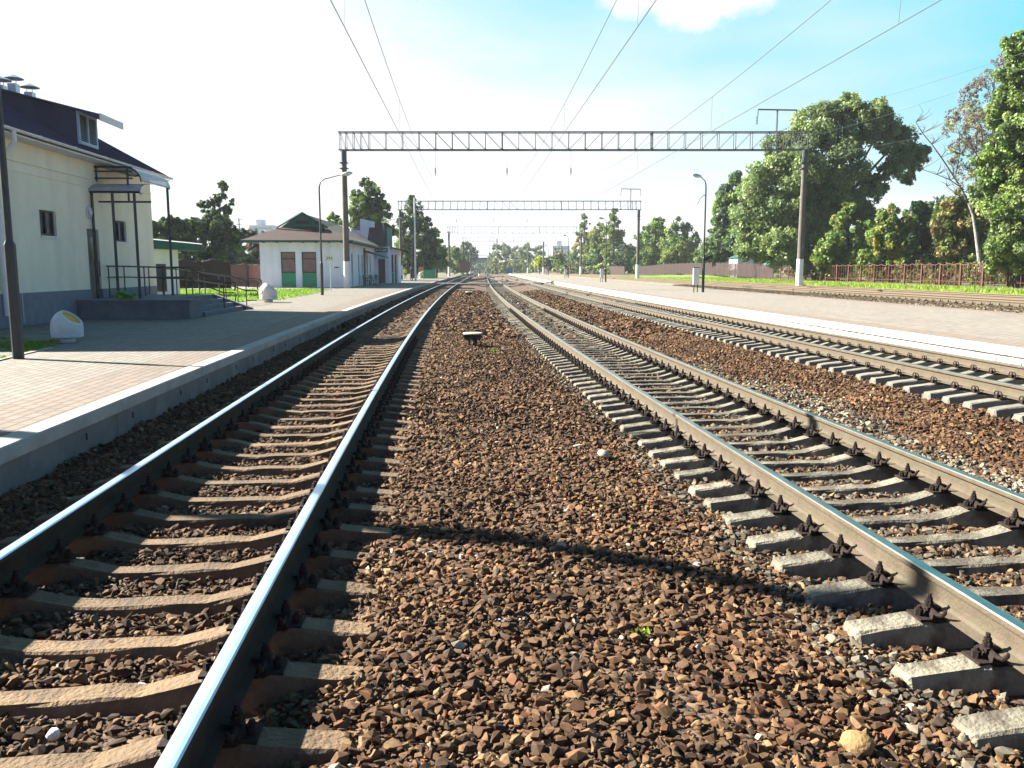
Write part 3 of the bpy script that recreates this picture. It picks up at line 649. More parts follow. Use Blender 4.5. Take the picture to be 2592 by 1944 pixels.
# landing with steps
ld = MB(); ld.box(.035, 3.15, 3.9, 5.1, 0, .46); ld.box(.035, 2.2, 5.1, 9.6, 0, .46)
LN = ld.build('landing', M['landing'], cb)
MB().box(.035, 3.2, 3.85, 5.12, .46, .54).build('landing_slab', M['landing'], LN)
MB().box(.035, 2.2, 5.12, 9.6, .462, .538).build('landing_slab', M['landing'], LN)
for i in range(3): MB().box(2.2 + .34 * i, 2.54 + .34 * i, 5.1, 9.6, 0, .40 - .135 * i).build('step', M['landing'], LN)
MB().prism([(2.2, .55), (2.2, 0), (3.5, 0), (3.5, .06)], 9.6, 9.85).build('cheek_wall', M['landing'], LN)
pm = M['darkmetal']
cp = MB()
for x, y, zt_ in ((.06, 5.3, 3.65), (.65, 5.3, 3.65), (1.28, 5.3, 3.65)): cp.bar((x, y, .54), (x, y, zt_), .06)
cp.bar((0, 5.3, 3.66), (1.45, 5.3, 3.66), .05); cp.bar((0, 5.9, 3.42), (1.55, 5.9, 3.42), .04)
CP = cp.build('canopy_frame', pm, cb)
def arc_sheet(pts, xa, xb, th=.012):
    mb = MB()
    for i in range(len(pts) - 1):
        (a, b), (c, d) = pts[i], pts[i + 1]
        mb.add([(xa, a, b), (xb, a, b), (xb, c, d), (xa, c, d), (xa, a, b + th), (xb, a, b + th), (xb, c, d + th), (xa, c, d + th)], [(0, 1, 2, 3), (4, 5, 6, 7), (0, 3, 7, 4), (1, 2, 6, 5)])
    return mb
pts = [(5.22 + 1.1 * (1 - math.cos(a)), 3.68 + .28 * math.sin(a)) for a in np.linspace(0, math.pi / 2, 9)]
arc_sheet(pts, 0, 1.5).build('canopy_roof', M['polycarb'], CP)
cp2 = MB(); cp2.bar((1.28, 8.2, .54), (1.28, 8.2, 4.1), .06); cp2.bar((.95, 5.75, 3.42), (.95, 5.75, 4.42), .045); cp2.bar((0.05, 5.75, 4.0), (0.05, 5.75, 4.43), .04)
ap = [(.85 + .5 * math.sin(a), 4.0 + .43 * math.cos(a)) for a in np.linspace(0, math.pi / 2, 9)]
for yy in (5.75, 8.2): cp2.tube([(0, yy, 4.43)] + [(x, yy, z) for x, z in ap], .025, 6)
for x, z in ((.3, 4.41), (.9, 4.41), (1.2, 4.3), (1.33, 4.05)): cp2.bar((x, 5.75, z), (x, 8.2, z), .035)
for z in (4.42, 4.3, 4.1): cp2.bar((0, 5.75, z), (1.1, 5.75, z), .035)
CP2 = cp2.build('canopy_frame', pm, cb)
s2 = MB(); q2 = [(-.0, 4.45), (.85, 4.45)] + [(x + .02, z + .02) for x, z in ap[1:]]
for i in range(len(q2) - 1):
    (a, b), (c, d) = q2[i], q2[i + 1]; s2.add([(a, 5.7, b), (c, 5.7, d), (c, 8.25, d), (a, 8.25, b), (a, 5.7, b + .012), (c, 5.7, d + .012), (c, 8.25, d + .012), (a, 8.25, b + .012)], [(0, 1, 2, 3), (4, 5, 6, 7), (0, 1, 5, 4), (3, 2, 6, 7)])
s2.build('canopy_roof', M['polycarb'], CP2)
MB().lathe([(0, -.06), (.05, -.04), (.06, 0), (0, .03)], 1.25, 5.95, 3.68, 10).build('canopy_lamp', M['white'], CP)
def handrail(path, posts, mid=True):
    mb = MB(); mb.tube(path, .024, 7)
    if mid: mb.tube([(x, y, z - .34) for x, y, z in path], .02, 7)
    for (x, y, z0_, z1_) in posts: mb.tube([(x, y, z0_), (x, y, z1_)], .02, 6)
    return mb.build('handrail', pm, cb)
handrail([(.1, 9.4, 1.48), (.9, 9.45, 1.48), (1.9, 9.7, 1.48), (3.3, 9.75, 1.0), (3.65, 9.75, 1.0), (3.7, 9.75, .95), (3.7, 9.75, .72), (3.65, 9.75, .66), (3.3, 9.75, .66)],
         [(.1, 9.4, .54, 1.46), (.55, 9.42, .54, 1.47), (1.0, 9.48, .54, 1.47), (1.5, 9.6, .54, 1.47), (1.9, 9.7, .54, 1.47), (2.6, 9.74, .38, 1.22), (3.3, 9.75, .1, .98)])
handrail([(.12, 5.9, 1.5), (.12, 7.2, 1.5), (.6, 7.6, 1.48), (1.9, 7.65, 1.46), (3.1, 7.65, .98), (3.45, 7.65, .98), (3.5, 7.65, .9), (3.45, 7.65, .7)],
         [(.12, 6.0, .54, 1.48), (.12, 6.6, .54, 1.48), (.12, 7.2, .54, 1.48), (.6, 7.6, .54, 1.47), (1.2, 7.63, .54, 1.47), (1.9, 7.65, .54, 1.45), (3.1, 7.65, .1, .96)])
handrail([(.1, 10.3, 1.42), (.7, 10.4, 1.42), (1.0, 12.0, 1.3), (1.6, 15.2, 1.06), (2.2, 15.6, 1.02), (2.45, 15.6, 1.0), (2.5, 15.6, .9), (2.5, 15.6, .74), (2.4, 15.6, .68)],
         [(.7, 10.4, .05, 1.4), (1.0, 12.0, .05, 1.28), (1.3, 13.6, .05, 1.18), (1.6, 15.2, .05, 1.04)])
# ---------------------------------------------------------------- flat paving behind the left platform
def flat(name, pts, z, m, kind='structure'):
    mb = MB(); mb.add([(x, y, z) for x, y in pts], [tuple(range(len(pts)))]); o = mb.build(name, m); o['kind'] = kind; return o
pe = lambda Y, off: -9.0 + D(Y) + off
ys_ = [17.0, 20, 24, 28, 32, 34.5]
pv = MB(); pts_ = [(pe(y, .0), y) for y in ys_] + [(-14.5, 36), (-14.5, 31), (-12.0, 20), (-11.9, 16.5)]
def uvpoly(name, pts, z, m):
    me = bpy.data.meshes.new(name); me.from_pydata([(x, y, z) for x, y in pts], [], [tuple(range(len(pts)))]); l = me.uv_layers.new(name='UVMap')
    for i, (x, y) in enumerate(pts): l.data[i].uv = (abs(x + 3.7 - D(y)), y)
    me.materials.append(m); o = bpy.data.objects.new(name, me); COL.objects.link(o); o['kind'] = 'structure'; return o
uvpoly('pavement', pts_, ZP - .003, M['pavers'])
uvpoly('pavement', [(-14.5, 33.5), (pe(34.5, 0), 34.5), (pe(36.5, 0), 36.5), (-14.8, 36.5)], ZP - .006, M['pavers'])
kb = MB(); kp = [ground_at(0, 912, ZP), ground_at(48, 898, ZP), ground_at(130, 880, ZP)]
# grass patches
def grass(name, label, poly, n, h, z, base=True, col=((.10, .20, .015), (.16, .28, .03))):
    xs = [p[0] for p in poly]; ys = [p[1] for p in poly]
    def inside(x, y):
        c = np.zeros(len(x), bool); j = len(poly) - 1
        for i in range(len(poly)):
            xi_, yi = poly[i]; xj, yj = poly[j]
            t = ((yi > y) != (yj > y)) & (x < (xj - xi_) * (y - yi) / ((yj - yi) or 1e-9) + xi_); c ^= t; j = i
        return c
    X = RN.uniform(min(xs), max(xs), n * 3); Y = RN.uniform(min(ys), max(ys), n * 3); k = inside(X, Y); X, Y = X[k][:n], Y[k][:n]; n = len(X)
    a = RN.uniform(0, 2 * np.pi, n); hh = h * RN.uniform(.4, 1.3, n) * (.7 + .5 * np.sin(X * 2.1 + np.sin(Y * 1.7) * 2)); ww = hh * .16 + .004
    lx, ly = RN.normal(0, .35, n) * hh, RN.normal(0, .35, n) * hh
    p0 = np.stack([X - np.cos(a) * ww, Y - np.sin(a) * ww, np.full(n, z)], -1); p1 = np.stack([X + np.cos(a) * ww, Y + np.sin(a) * ww, np.full(n, z)], -1); p2 = np.stack([X + lx, Y + ly, z + hh], -1)
    V = np.stack([p0, p1, p2], 1).reshape(-1, 3); Fc = np.arange(3 * n).reshape(n, 3)
    t = RN.random((n, 1)); c = np.array(col[0]) * (1 - t) + np.array(col[1]) * t; c[RN.random(n) < .06] = (.3, .3, .08)
    o = np_mesh(name, V, Fc, M['grassm'], np.repeat(c, 3, 0)); tag(o, label, 'grass', kind='stuff')
    if base: flat('grass_ground', poly, z + .004, M['grassb'])
gp1 = [tuple(ground_at(sx, sy, ZP)[:2]) for sx, sy in ((-60, 925), (0, 911), (60, 896), (128, 881), (150, 872), (140, 858), (-60, 856))]
grass('grass', 'dark grass patch behind the nearest lamp post', gp1, 5000, .07, ZP - .02)
gk = MB()
for (a, b) in ((gp1[0], gp1[1]), (gp1[1], gp1[2]), (gp1[2], gp1[3])):
    gk.add([(a[0], a[1], ZP - .05), (b[0], b[1], ZP - .05), (b[0] + .09, b[1] - .07, ZP - .05), (a[0] + .09, a[1] - .07, ZP - .05), (a[0], a[1], ZP + .02), (b[0], b[1], ZP + .02), (b[0] + .09, b[1] - .07, ZP + .02), (a[0] + .09, a[1] - .07, ZP + .02)], [(4, 5, 6, 7), (0, 1, 5, 4), (3, 2, 6, 7), (0, 3, 7, 4), (1, 2, 6, 5)])
tag(gk.build('kerb', M['coping']), kind='structure')
gp2 = [(-24, 38.5), (-10.6 , 38.0), (-10.9, 44), (-11.6, 52), (-12.9, 60), (-16, 61.5), (-26, 60.5)]
grass('grass', 'bright green lawn between the two left buildings', gp2, 32000, .12, ZP - .03, col=((.14, .27, .01), (.24, .40, .03)))
flat('pavement', [(-26, 61), (-12.6, 61), (-13.4, 70), (-26, 70)], ZP - .012, M['asph'])
gp3 = [(17.5, 80), (22.5, 70), (24.5, 54), (26, 40), (28, 25), (34, 25), (33.6, 54), (33.5, 100), (35, 150), (18, 150), (15.6, 110)]
grass('grass', 'bright green verge along the fence on the right', gp3, 60000, .16, .30, col=((.16, .27, .01), (.27, .40, .035)))
# grassy mound under the fence further on
gm = MB(); gm.lathe([(16, -.3), (12, .1), (7, .32), (3, .42), (0, .45)], 31, 142, .25, 28); tag(gm.build('terrain', M['grassb'], smooth=True), kind='structure')
# ---------------------------------------------------------------- litter bins
def bin_(x, y, z, rz, label, sc=1):
    r = empty('litter_bin', (x, y, z), rz, label, 'litter bin', 'concrete litter bins on the left platform'); r.scale = (sc,) * 3
    MB().lathe([(0, 0), (.16, 0), (.15, .12), (0, .12)], .0, 0, 0, 18).build('foot', M['binc'], r)
    pr = [(0, .10), (.25, .10), (.325, .12), (.335, .20), (.335, .212), (.325, .22), (.335, .228), (.335, .34)]
    pr += [(.335 * math.cos(a), .34 + .39 * math.sin(a)) for a in np.linspace(0, math.pi / 2, 10)[1:]]
    o = MB().lathe(pr, 0, 0, 0, 32).build('body', M['binc'], r, smooth=True); me = o.data
    bm = bmesh.new(); bm.from_mesh(me); bmesh.ops.remove_doubles(bm, verts=bm.verts, dist=1e-5)
    no = Vector((.80, 0, 1)).normalized(); co = Vector((-.06, 0, .705))
    g_ = bmesh.ops.bisect_plane(bm, geom=bm.verts[:] + bm.edges[:] + bm.faces[:], plane_co=co, plane_no=no, clear_outer=True)
    ring = [v.co.copy() for v in g_['geom_cut'] if isinstance(v, bmesh.types.BMVert)]
    bm.to_mesh(me); bm.free()
    c = sum(ring, Vector()) / len(ring); ax = Vector((1, 0, -.80)).normalized(); ay = Vector((0, 1, 0))
    ring.sort(key=lambda v: math.atan2((v - c).dot(ay), (v - c).dot(ax))); n = len(ring)
    inn = [c + (v - c) * .84 for v in ring]; deep = [v - no * .05 for v in inn]
    MB().add(ring + inn + deep, [(i, (i + 1) % n, (i + 1) % n + n, i + n) for i in range(n)] + [(i + n, (i + 1) % n + n, (i + 1) % n + 2 * n, i + 2 * n) for i in range(n)]).build('rim', M['binc'], r)
    MB().add([v - no * .045 for v in inn], [tuple(range(n))]).build('liner', M['yellow'], r)
bp_ = ground_at(172, 866, ZP); bin_(bp_.x, bp_.y, ZP, R(-4), 'pale concrete litter bin with yellow mouth in front of the cream building', .86)
bp_ = ground_at(680, 765, ZP); bin_(bp_.x, bp_.y, ZP, R(10), 'white concrete litter bin standing at the edge of the lawn', 1.15)
# ---------------------------------------------------------------- lamp posts
def lamp(x, y, z, h, arm_dx, arm_dy, label, group, head=True, low=1.75, sway=0, white=False, double=False, cat='lamp post'):
    r = empty('lamp_post', (x, y, z), 0, label, cat, group)
    p = MB(); p.tube([(0, 0, 0), (0, 0, low)], .085, 8); p.tube([(0, 0, low), (0, 0, low + .06)], [.085, .06], 8)
    c = h - .55; p.tube([(0, 0, low + .04), (0, 0, c), (arm_dx * .06, arm_dy * .06, c + .28), (arm_dx * .22, arm_dy * .22, h - .12), (arm_dx, arm_dy, h + .12)], [.055, .045, .035, .03, .025], 8)
    p.build('pole', M['lamppole'], r, smooth=True)
    if head:
        hd = MB(); L = math.hypot(arm_dx, arm_dy); u = Vector((arm_dx / L, arm_dy / L, .12)); s0 = Vector((arm_dx, arm_dy, h + .12)) - u * .1
        pts = [s0, s0 + u * .15, s0 + u * .4, s0 + u * .62]; hd.tube(pts, [.05, .10, .12, .05], 10)
        hd.build('lamp_head', M['ltblue'] if white else M['galv'], r, smooth=True)
        MB().lathe([(0, -.07), (.09, -.05), (.11, .0), (0, .01)], *(s0 + u * .36)[:2], (s0 + u * .36).z - .07, 12).build('lens', M['white'], r)
    if double:
        MB().tube([(0, 0, h - .95), (arm_dx * .6, arm_dy * .5, h - 1.05), (arm_dx * 1.3, arm_dy, h - 1.55)], .022, 6).build('bracket', M['lamppole'], r)
    return r
lp = ground_at(47, 908, ZP)
lamp(lp.x, lp.y, ZP, 6.4, 1.1, .1, 'dark lamp post nearest the camera on the left platform', 'lamp posts on the left platform', low=1.78)
for sx, sy, lab in ((816, 747, 'lamp post with curved arm in front of the white station wall'), (974, 717, 'lamp post before the station entrance'), (1043, 706, 'farthest lamp post on the left platform, by the white pole')):
    q = ground_at(sx, sy, ZP); lamp(q.x, q.y, ZP, 6.35, 1.35, -.2, lab, 'lamp posts on the left platform')
for sx, sy, lab, low in ((1779, 740, 'lamp post with white cabinet nearest on the right platform', 2.1), (1533, 714, 'second lamp post along the right platform', 2.1), (1438, 703.5, 'third lamp post along the right platform', 2.1), (1388.5, 697, 'fourth lamp post along the right platform', 2.0), (1357, 692.5, 'farthest lamp post on the right platform', 2.0)):
    q = ground_at(sx, sy, ZP); r = lamp(q.x, q.y, ZP, 6.85, -.42, -.15, lab, 'lamp posts on the right platform', low=low, double=True)
    c = MB(); c.box(-.62, -.26, -.09, .09, .48, 1.5); c.build('cabinet', M['white'], r); c2 = MB()
    for xx in (-.56, -.34): c2.bar((xx, 0, 0), (xx, 0, .48), .05)
    c2.box(-.65, -.23, -.11, .11, 1.5, 1.54); c2.box(-.26, -.06, -.02, .02, .9, .95); c2.build('cabinet_stand', M['darkmetal'], r)
    if sx == 1779:
        sp_ = MB(); sp_.prism([(.1, 1.9), (.1, 2.15), (.55, 2.32), (.55, 2.2)], -.1, .1); sp_.build('loudspeaker', M['black'], r)
# ---------------------------------------------------------------- overhead line gantries
def mast(mb, x, y, z0, z1, r0=.20, r1=.15): mb.tube([(x, y, z0), (x, y, z1)], [r0, r1], 14)
def gantry(Y, xl, xr, zb_, zt_, zl, zr, label, feeder=None, panels=26, lw=.026):
    r = empty('catenary_gantry', ((xl + xr) / 2, Y, 0), 0, label, 'gantry', 'overhead line gantries across the tracks'); ox = (xl + xr) / 2
    for x, z0_ in ((xl, zl), (xr, zr)):
        if z0_ is None: continue
        m = MB(); mast(m, x - ox, 0, z0_, zb_ - .9, .25, .19); mo = m.build('mast', M['mast'], r, smooth=True)
        m = MB(); m.tube([(x - ox, 0, z0_), (x - ox, 0, z0_ + 2.0)], [.262, .252], 16); m.build('painted_base', M['white'], mo, smooth=True)
        m = MB(); m.tube([(x - ox, 0, zb_ - .95), (x - ox, 0, zb_ - .02)], .21, 12)
        for zz in (zb_ - .95, zb_ - 1.35): m.box(x - ox - .3, x - ox + .3, -.26, .26, zz, zz + .06)
        m.build('mast_head', M['gantry'], mo)
    b = MB(); x0, x1 = xl - ox - .35, xr - ox + .35
    for yy in (-.3, .3):
        for zz in (zb_, zt_): b.bar((x0, yy, zz), (x1, yy, zz), lw * 2.2)
    n = panels; xs_ = [x0 + .1, x0 + .55, x0 + 1.1, x0 + 1.65, x0 + 2.25] + list(np.linspace(x0 + 2.25, x1 - 1.9, n)[1:]) + [x1 - 1.3, x1 - .75, x1 - .1]
    for i, x in enumerate(xs_):
        wd = lw * (3.4 if i in (n // 3 + 4, 2 * n // 3 + 4) else 1.5)
        for yy in (-.3, .3): b.bar((x, yy, zb_), (x, yy, zt_), wd)
        b.bar((x, -.3, zb_), (x, .3, zb_), lw); b.bar((x, -.3, zt_), (x, .3, zt_), lw)
        if i < len(xs_) - 1:
            xn = xs_[i + 1]; a_, c_ = (zt_, zb_) if (x + xn) / 2 < 0 else (zb_, zt_)
            for yy in (-.3, .3): b.bar((x, yy, a_), (xn, yy, c_), lw * .75)
    b.build('truss_beam', M['gantry'], r)
    for Xc in (X1, X2, X3):
        xw = Xc + D(Y) - ox; ins = MB(); ins.tube([(xw, 0, zb_), (xw, 0, zb_ - 1.3)], .012, 5)
        for k in range(4): ins.lathe([(0, 0), (.10, .03), (.02, .09)], xw, 0, zb_ - 1.7 + k * .11, 10)
        ins.tube([(xw, 0, zb_ - 1.9), (xw, 0, zb_ - 1.3)], .02, 5); ins.build('insulator', M['gantry'], r)
    if feeder:
        fx, ft, hw = feeder; f = MB(); f.bar((fx - ox, 0, zb_), (fx - ox, 0, ft), .09); f.bar((fx - ox - hw, 0, ft), (fx - ox + hw, 0, ft - .05), .08)
        for s in (-1, 1):
            f.bar((fx - ox + s * hw, 0, ft), (fx - ox + s * hw, 0, ft - .45), .05)
            for k in range(5): f.lathe([(0, 0), (.10, .03), (.02, .09)], fx - ox + s * (hw + .05), 0, ft - 1.05 + k * .12, 10)
        f.build('feeder_bracket', M['gantry'], r)
    return r
YG = 64
pl1, pr1 = at(870, 380, YG), at(2038, 384, YG); tp = at(870, 335, YG)
fb = at(1968, 277, YG)
gantry(YG, pl1.x, pr1.x, pl1.z, tp.z, ZP, .38, 'nearest lattice gantry spanning all tracks, with feeder bracket on its right', (fb.x, fb.z, 1.42))
Y2 = 122
a2, b2, t2 = at(1084, 533, Y2), at(1617, 531, Y2), at(1620, 509, Y2); f2 = at(1597, 478, Y2)
gantry(Y2, a2.x - 4, b2.x, b2.z, t2.z, .15, .3, 'second gantry, its beam half the apparent size of the nearest', (f2.x, f2.z, 1.35), 30)
for Yk, lx, rx_, sy, lab in ((180, 1136, 1471, 590, 'third gantry in the distance'), (238, 1172, 1376, 612, 'fourth gantry in the distance'), (300, 1190, 1336, 630, 'fifth gantry in the distance, nearest the bridge')):
    a, b, t_ = at(lx, sy, Yk), at(rx_, sy, Yk), at(rx_, sy - 1300 / 64 * 64 / Yk * 2.2, Yk)
    gantry(Yk, a.x, b.x, a.z, a.z + 1.3, .1, .2, lab, None, 18, .02)
# mast just outside the left edge of the view; its shadow crosses the tracks
mo = empty('catenary_mast', (-12.6, 10.0, ZP), 0, 'round concrete mast left of the view whose shadow crosses the near tracks', 'mast')
m_ = MB(); mast(m_, 0, 0, 0, 10.2, .19, .12); m_.build('pole', M['mast'], mo, smooth=True); MB().box(-.25, .25, -.25, .25, 0, .15).build('footing', M['coping'], mo)
# ---------------------------------------------------------------- wires
def wires(Xc, zc, zm, label_c, label_m, Zt):
    spans = [-46, 8, 64, 122, 180, 238]
    cw, mw = MB(), MB(); dr_ = MB(); ctr = []; mes = []
    for k in range(len(spans) - 1):
        a, b = spans[k], spans[k + 1]; sa, sb = ((-1) ** k) * .25, ((-1) ** (k + 1)) * .25
        for t in np.linspace(0, 1, 15)[:-1] if k < len(spans) - 2 else np.linspace(0, 1, 15):
            y = a + (b - a) * t; st = sa + (sb - sa) * t; x = Xc + D(a) * (1 - t) + D(b) * t + st
            sag = 4 * t * (1 - t)
            ctr.append((x, y, zc + Zt)); mes.append((x - st * .3, y, zm + Zt - sag * 1.0))
            if 0 < t < 1 and int(round(t * 14)) % 3 == 2: dr_.tube([(x, y, zc + Zt), (x - st * .3, y, zm + Zt - sag * 1.0)], .004, 4)
    o = cw.tube(ctr, .008, 5).build('contact_wire', M['wire']); tag(o, label_c, 'wire', 'overhead wires')
    o = mw.tube(mes, .0075, 5).build('messenger_wire', M['wire']); tag(o, label_m, 'wire', 'overhead wires'); dr_.build('dropper', M['wire'], o)
wires(X1, 5.95, 7.9, 'contact wire above the left track', 'upper support wire above the left track', 0)
wires(X2, 6.05, 7.9, 'contact wire above the middle track', 'upper support wire above the middle track', -.1)
wires(X3, 5.9, 7.9, 'contact wire above the track by the right platform', 'upper support wire above the track by the right platform', .1)
for p0, p1, lab in (((2018, 300, 64), (2545, 102, 24), 'highest feeder wire rising to the right over the trees'), ((2040, 345, 64), (2490, 168, 27), 'middle feeder wire in the sky right of the gantry'), ((2046, 392, 64), (2420, 300, 40), 'lowest feeder wire crossing the bare tree')):
    a, b = at(*p0), at(*p1); b2_ = b + (b - a) * .8; wpts = []
    for t in np.linspace(0, 1, 15):
        q = a.lerp(b2_, t); q.z -= .5 * 4 * t * (1 - t); wpts.append(q)
    tag(MB().tube(wpts, .005, 5).build('feeder_wire', M['wire']), lab, 'wire', 'feeder wires')
# plain poles
def pole(sx, sy, z, top_sy, label, m=None, r=.1, cross=False, name='concrete_pole'):
    q = ground_at(sx, sy, z); t = at(sx, top_sy, q.y); o = empty(name, q, 0, label, 'pole'); MB().tube([(0, 0, 0), (0, 0, t.z - z)], [r * 1.15, r * .8], 10).build('shaft', m or M['mast'], o, smooth=True)
    if cross:
        c = MB()
        for dz in (.3, 1.1): c.bar((-.6, 0, t.z - z - dz), (.6, 0, t.z - z - dz), .07)
        for s in (-.55, .55): c.lathe([(0, 0), (.06, .04), (.03, .14), (0, .15)], s, 0, t.z - z - .27, 8)
        c.build('crossarm', M['gantry'], o)
    return o
pole(2054, 700, .36, 522, 'slim pale pole just right of the nearest gantry mast', M['binc'], .09)
pole(1836, 690, .3, 563, 'slim pale pole rising in front of the fence left of the big tree', M['binc'], .09)
pole(1052, 711, ZP, 500, 'tall white pole beside the standing people', M['white'], .11)
pole(1136.5, 697, .1, 585, 'dark pole with crossarms at the far end of the left platform', M['mast'], .14, True)
q = at(610, 660, 95); pole(611, 703, .15, 552, 'dark utility pole behind the left fence', M['gantry'], .12, True)
pole(1258, 686, .1, 604, 'tall chimney like pole far beyond the crossing', M['gantry'], .8, name='chimney')
# ---------------------------------------------------------------- pedestrian crossings
def crossing(Y, z, label, wd=1.1):
    r = empty('track_crossing', (0, Y, 0), 0, label, 'crossing', 'boarded crossings over the tracks')
    xa, xb = -3.6 + D(Y), 10.1 + D(Y)
    segs = [(xa, X1 - G - .06 + D(Y), z), (X1 - G + .06 + D(Y), X1 + G - .06 + D(Y), z), (X1 + G + .06 + D(Y), X2 - G - .06 + D(Y), z - .03), (X2 - G + .06 + D(Y), X2 + G - .06 + D(Y), z - .06), (X2 + G + .06 + D(Y), X3 - G - .06 + D(Y), z), (X3 - G + .06 + D(Y), X3 + G - .06 + D(Y), z + .1), (X3 + G + .06 + D(Y), xb, z + .12)]
    for i, (a, b, zz) in enumerate(segs):
        MB().box(a, b, -wd, wd, zz - .14, zz).build('deck_board', M['boxtop'] if False else M['coping'], r)
        if i == 4:
            n = 5; 
            for k in range(n):
                MB().box(a + (b - a) * k / n + .01, a + (b - a) * (k + 1) / n - .01, -wd - .02, -wd - .003, zz - .16, zz - .01).build('edge_stripe', M['black'] if k % 2 else M['white'], r)
crossing(100.5, .0, 'nearer boarded crossing with black and white edge between the platforms')
crossing(205, .0, 'farther boarded crossing across the tracks', 1.3)
# ---------------------------------------------------------------- point indicators between the tracks
def pt_box(sx, sy, z, label, w_=.44, h=.36, rz=0):
    q = ground_at(sx, sy, z); r = empty('track_box', q, rz, label, 'track box', 'low boxes on legs between the left and middle tracks')
    b = MB(); b.prism([(-w_ * .47, h - .10), (-w_ * .36, h - .16), (w_ * .36, h - .16), (w_ * .47, h - .10), (w_ * .5, h - .03), (-w_ * .5, h - .03)], -.16, .16); b.build('housing', M['black'], r)
    MB().lathe([(0, 0), (w_ * .5, 0), (w_ * .52, .015), (w_ * .50, .035), (0, .04)], 0, 0, h - .03, 24).build('lid', M['boxtop'], r)
    for x, y in ((-.10, -.05), (.05, -.06), (.10, .08)): MB().tube([(x, y, -.06), (x * .8, y * .7, h - .14)], .03, 8).build('leg', M['darkmetal'], r)
pt_box(1196, 880, -.28, 'low round topped box on legs between the near tracks')
pt_box(1187, 752, -.27, 'second low round topped box on legs, farther along')
q = ground_at(1213, 700, -.1); o = empty('marker_post', q, 0, 'small white and green marker post between the distant tracks', 'marker post')
MB().tube([(0, 0, 0), (0, 0, .7)], .17, 10).build('post', M['white'], o); MB().tube([(0, 0, .7), (0, 0, 1.3)], .17, 10).build('cap', M['dgreen'], o)
# ---------------------------------------------------------------- white station with green trim
ws = empty('white_station', (-16.25, 66, ZP), R(2.2), 'white station building with green trim and brown roof', 'building')
HW, L1 = 3.25, 19.0; WH = 3.65
wm = MB(); ops2 = [(-1.75, -.72), (-.12 + .05, .98)]
# front wall facing the camera, with two window bays (y=0 plane)
xs_ = [-HW, -1.78, -.70, -.12, .98, HW]
def front_open(mb, xa, xb, zlist, ops, y=0, th=.16):
    xs_ = sorted({xa, xb} | {o[0] for o in ops} | {o[1] for o in ops}); zs_ = sorted(set(zlist) | {o[2] for o in ops} | {o[3] for o in ops})
    for i in range(len(xs_) - 1):
        for j in range(len(zs_) - 1):
            mx, mz = (xs_[i] + xs_[i + 1]) / 2, (zs_[j] + zs_[j + 1]) / 2
            if any(o[0] < mx < o[1] and o[2] < mz < o[3] for o in ops): continue
            mb.add([(xs_[i], y, zs_[j]), (xs_[i + 1], y, zs_[j]), (xs_[i + 1], y, zs_[j + 1]), (xs_[i], y, zs_[j + 1])], [(0, 1, 2, 3)])
    for a, b, c, d in ops: mb.add([(a, y, c), (a, y + th, c), (b, y + th, c), (b, y, c), (a, y, d), (a, y + th, d), (b, y + th, d), (b, y, d)], [(4, 5, 6, 7), (0, 1, 5, 4), (3, 2, 6, 7)])
WO = [(-1.65, -.53, .02, 2.75), (-.05, 1.07, .02, 2.75)]
front_open(wm, -HW, HW, [0, WH], WO)
SO = [(1.2, 1.9, .02, 2.7), (3.6, 4.3, .02, 2.7), (7.5, 8.2, .02, 2.7), (9.6, 10.3, .02, 2.7), (13.0, 13.7, .02, 2.7), (15.2, 15.9, .02, 2.7)]
wall_with_openings(wm, HW, 0, L1, 0, WH, SO, .16)
wm.add([(-HW, 0, 0), (-HW, L1, 0), (-HW, L1, WH), (-HW, 0, WH)], [(0, 1, 2, 3)]); wm.add([(-HW, L1, 0), (HW, L1, 0), (HW, L1, WH), (-HW, L1, WH)], [(0, 1, 2, 3)])
wm.build('wall', M['whiterender'], ws)
for a, b, c, d in WO:
    MB().box(a, b, .10, .15, .02, 1.12).build('green_panel', M['green'], ws)
    f = MB(); f.box(a, a + .07, .07, .14, 1.13, d); f.box(b - .07, b, .07, .14, 1.13, d); f.box(a + .07, b - .07, .07, .14, 1.13, 1.2); f.box(a + .07, b - .07, .07, .14, d - .07, d); f.box(a + .07, b - .07, .075, .14, 2.18, 2.25)
    f = f.build('window', M['dgreen'], ws); MB().box(a + .05, b - .05, .12, .135, 1.15, d - .03).build('blind', M['curtain'], f)
for a, b, c, d in SO:
    f = MB(); f.box(HW - .12, HW - .06, a, b, 1.1, 1.18); f.box(HW - .12, HW - .05, a, a + .06, 1.18, d); f.box(HW - .12, HW - .05, b - .06, b, 1.18, d); f.box(HW - .12, HW - .05, a + .06, b - .06, d - .07, d); f = f.build('window', M['dgreen'], ws)
    MB().box(HW - .11, HW - .09, a, b, 1.18, d).build('pane', M['glass'], f); MB().box(HW - .13, HW - .07, a, b, .02, 1.1).build('green_panel', M['green'], ws)
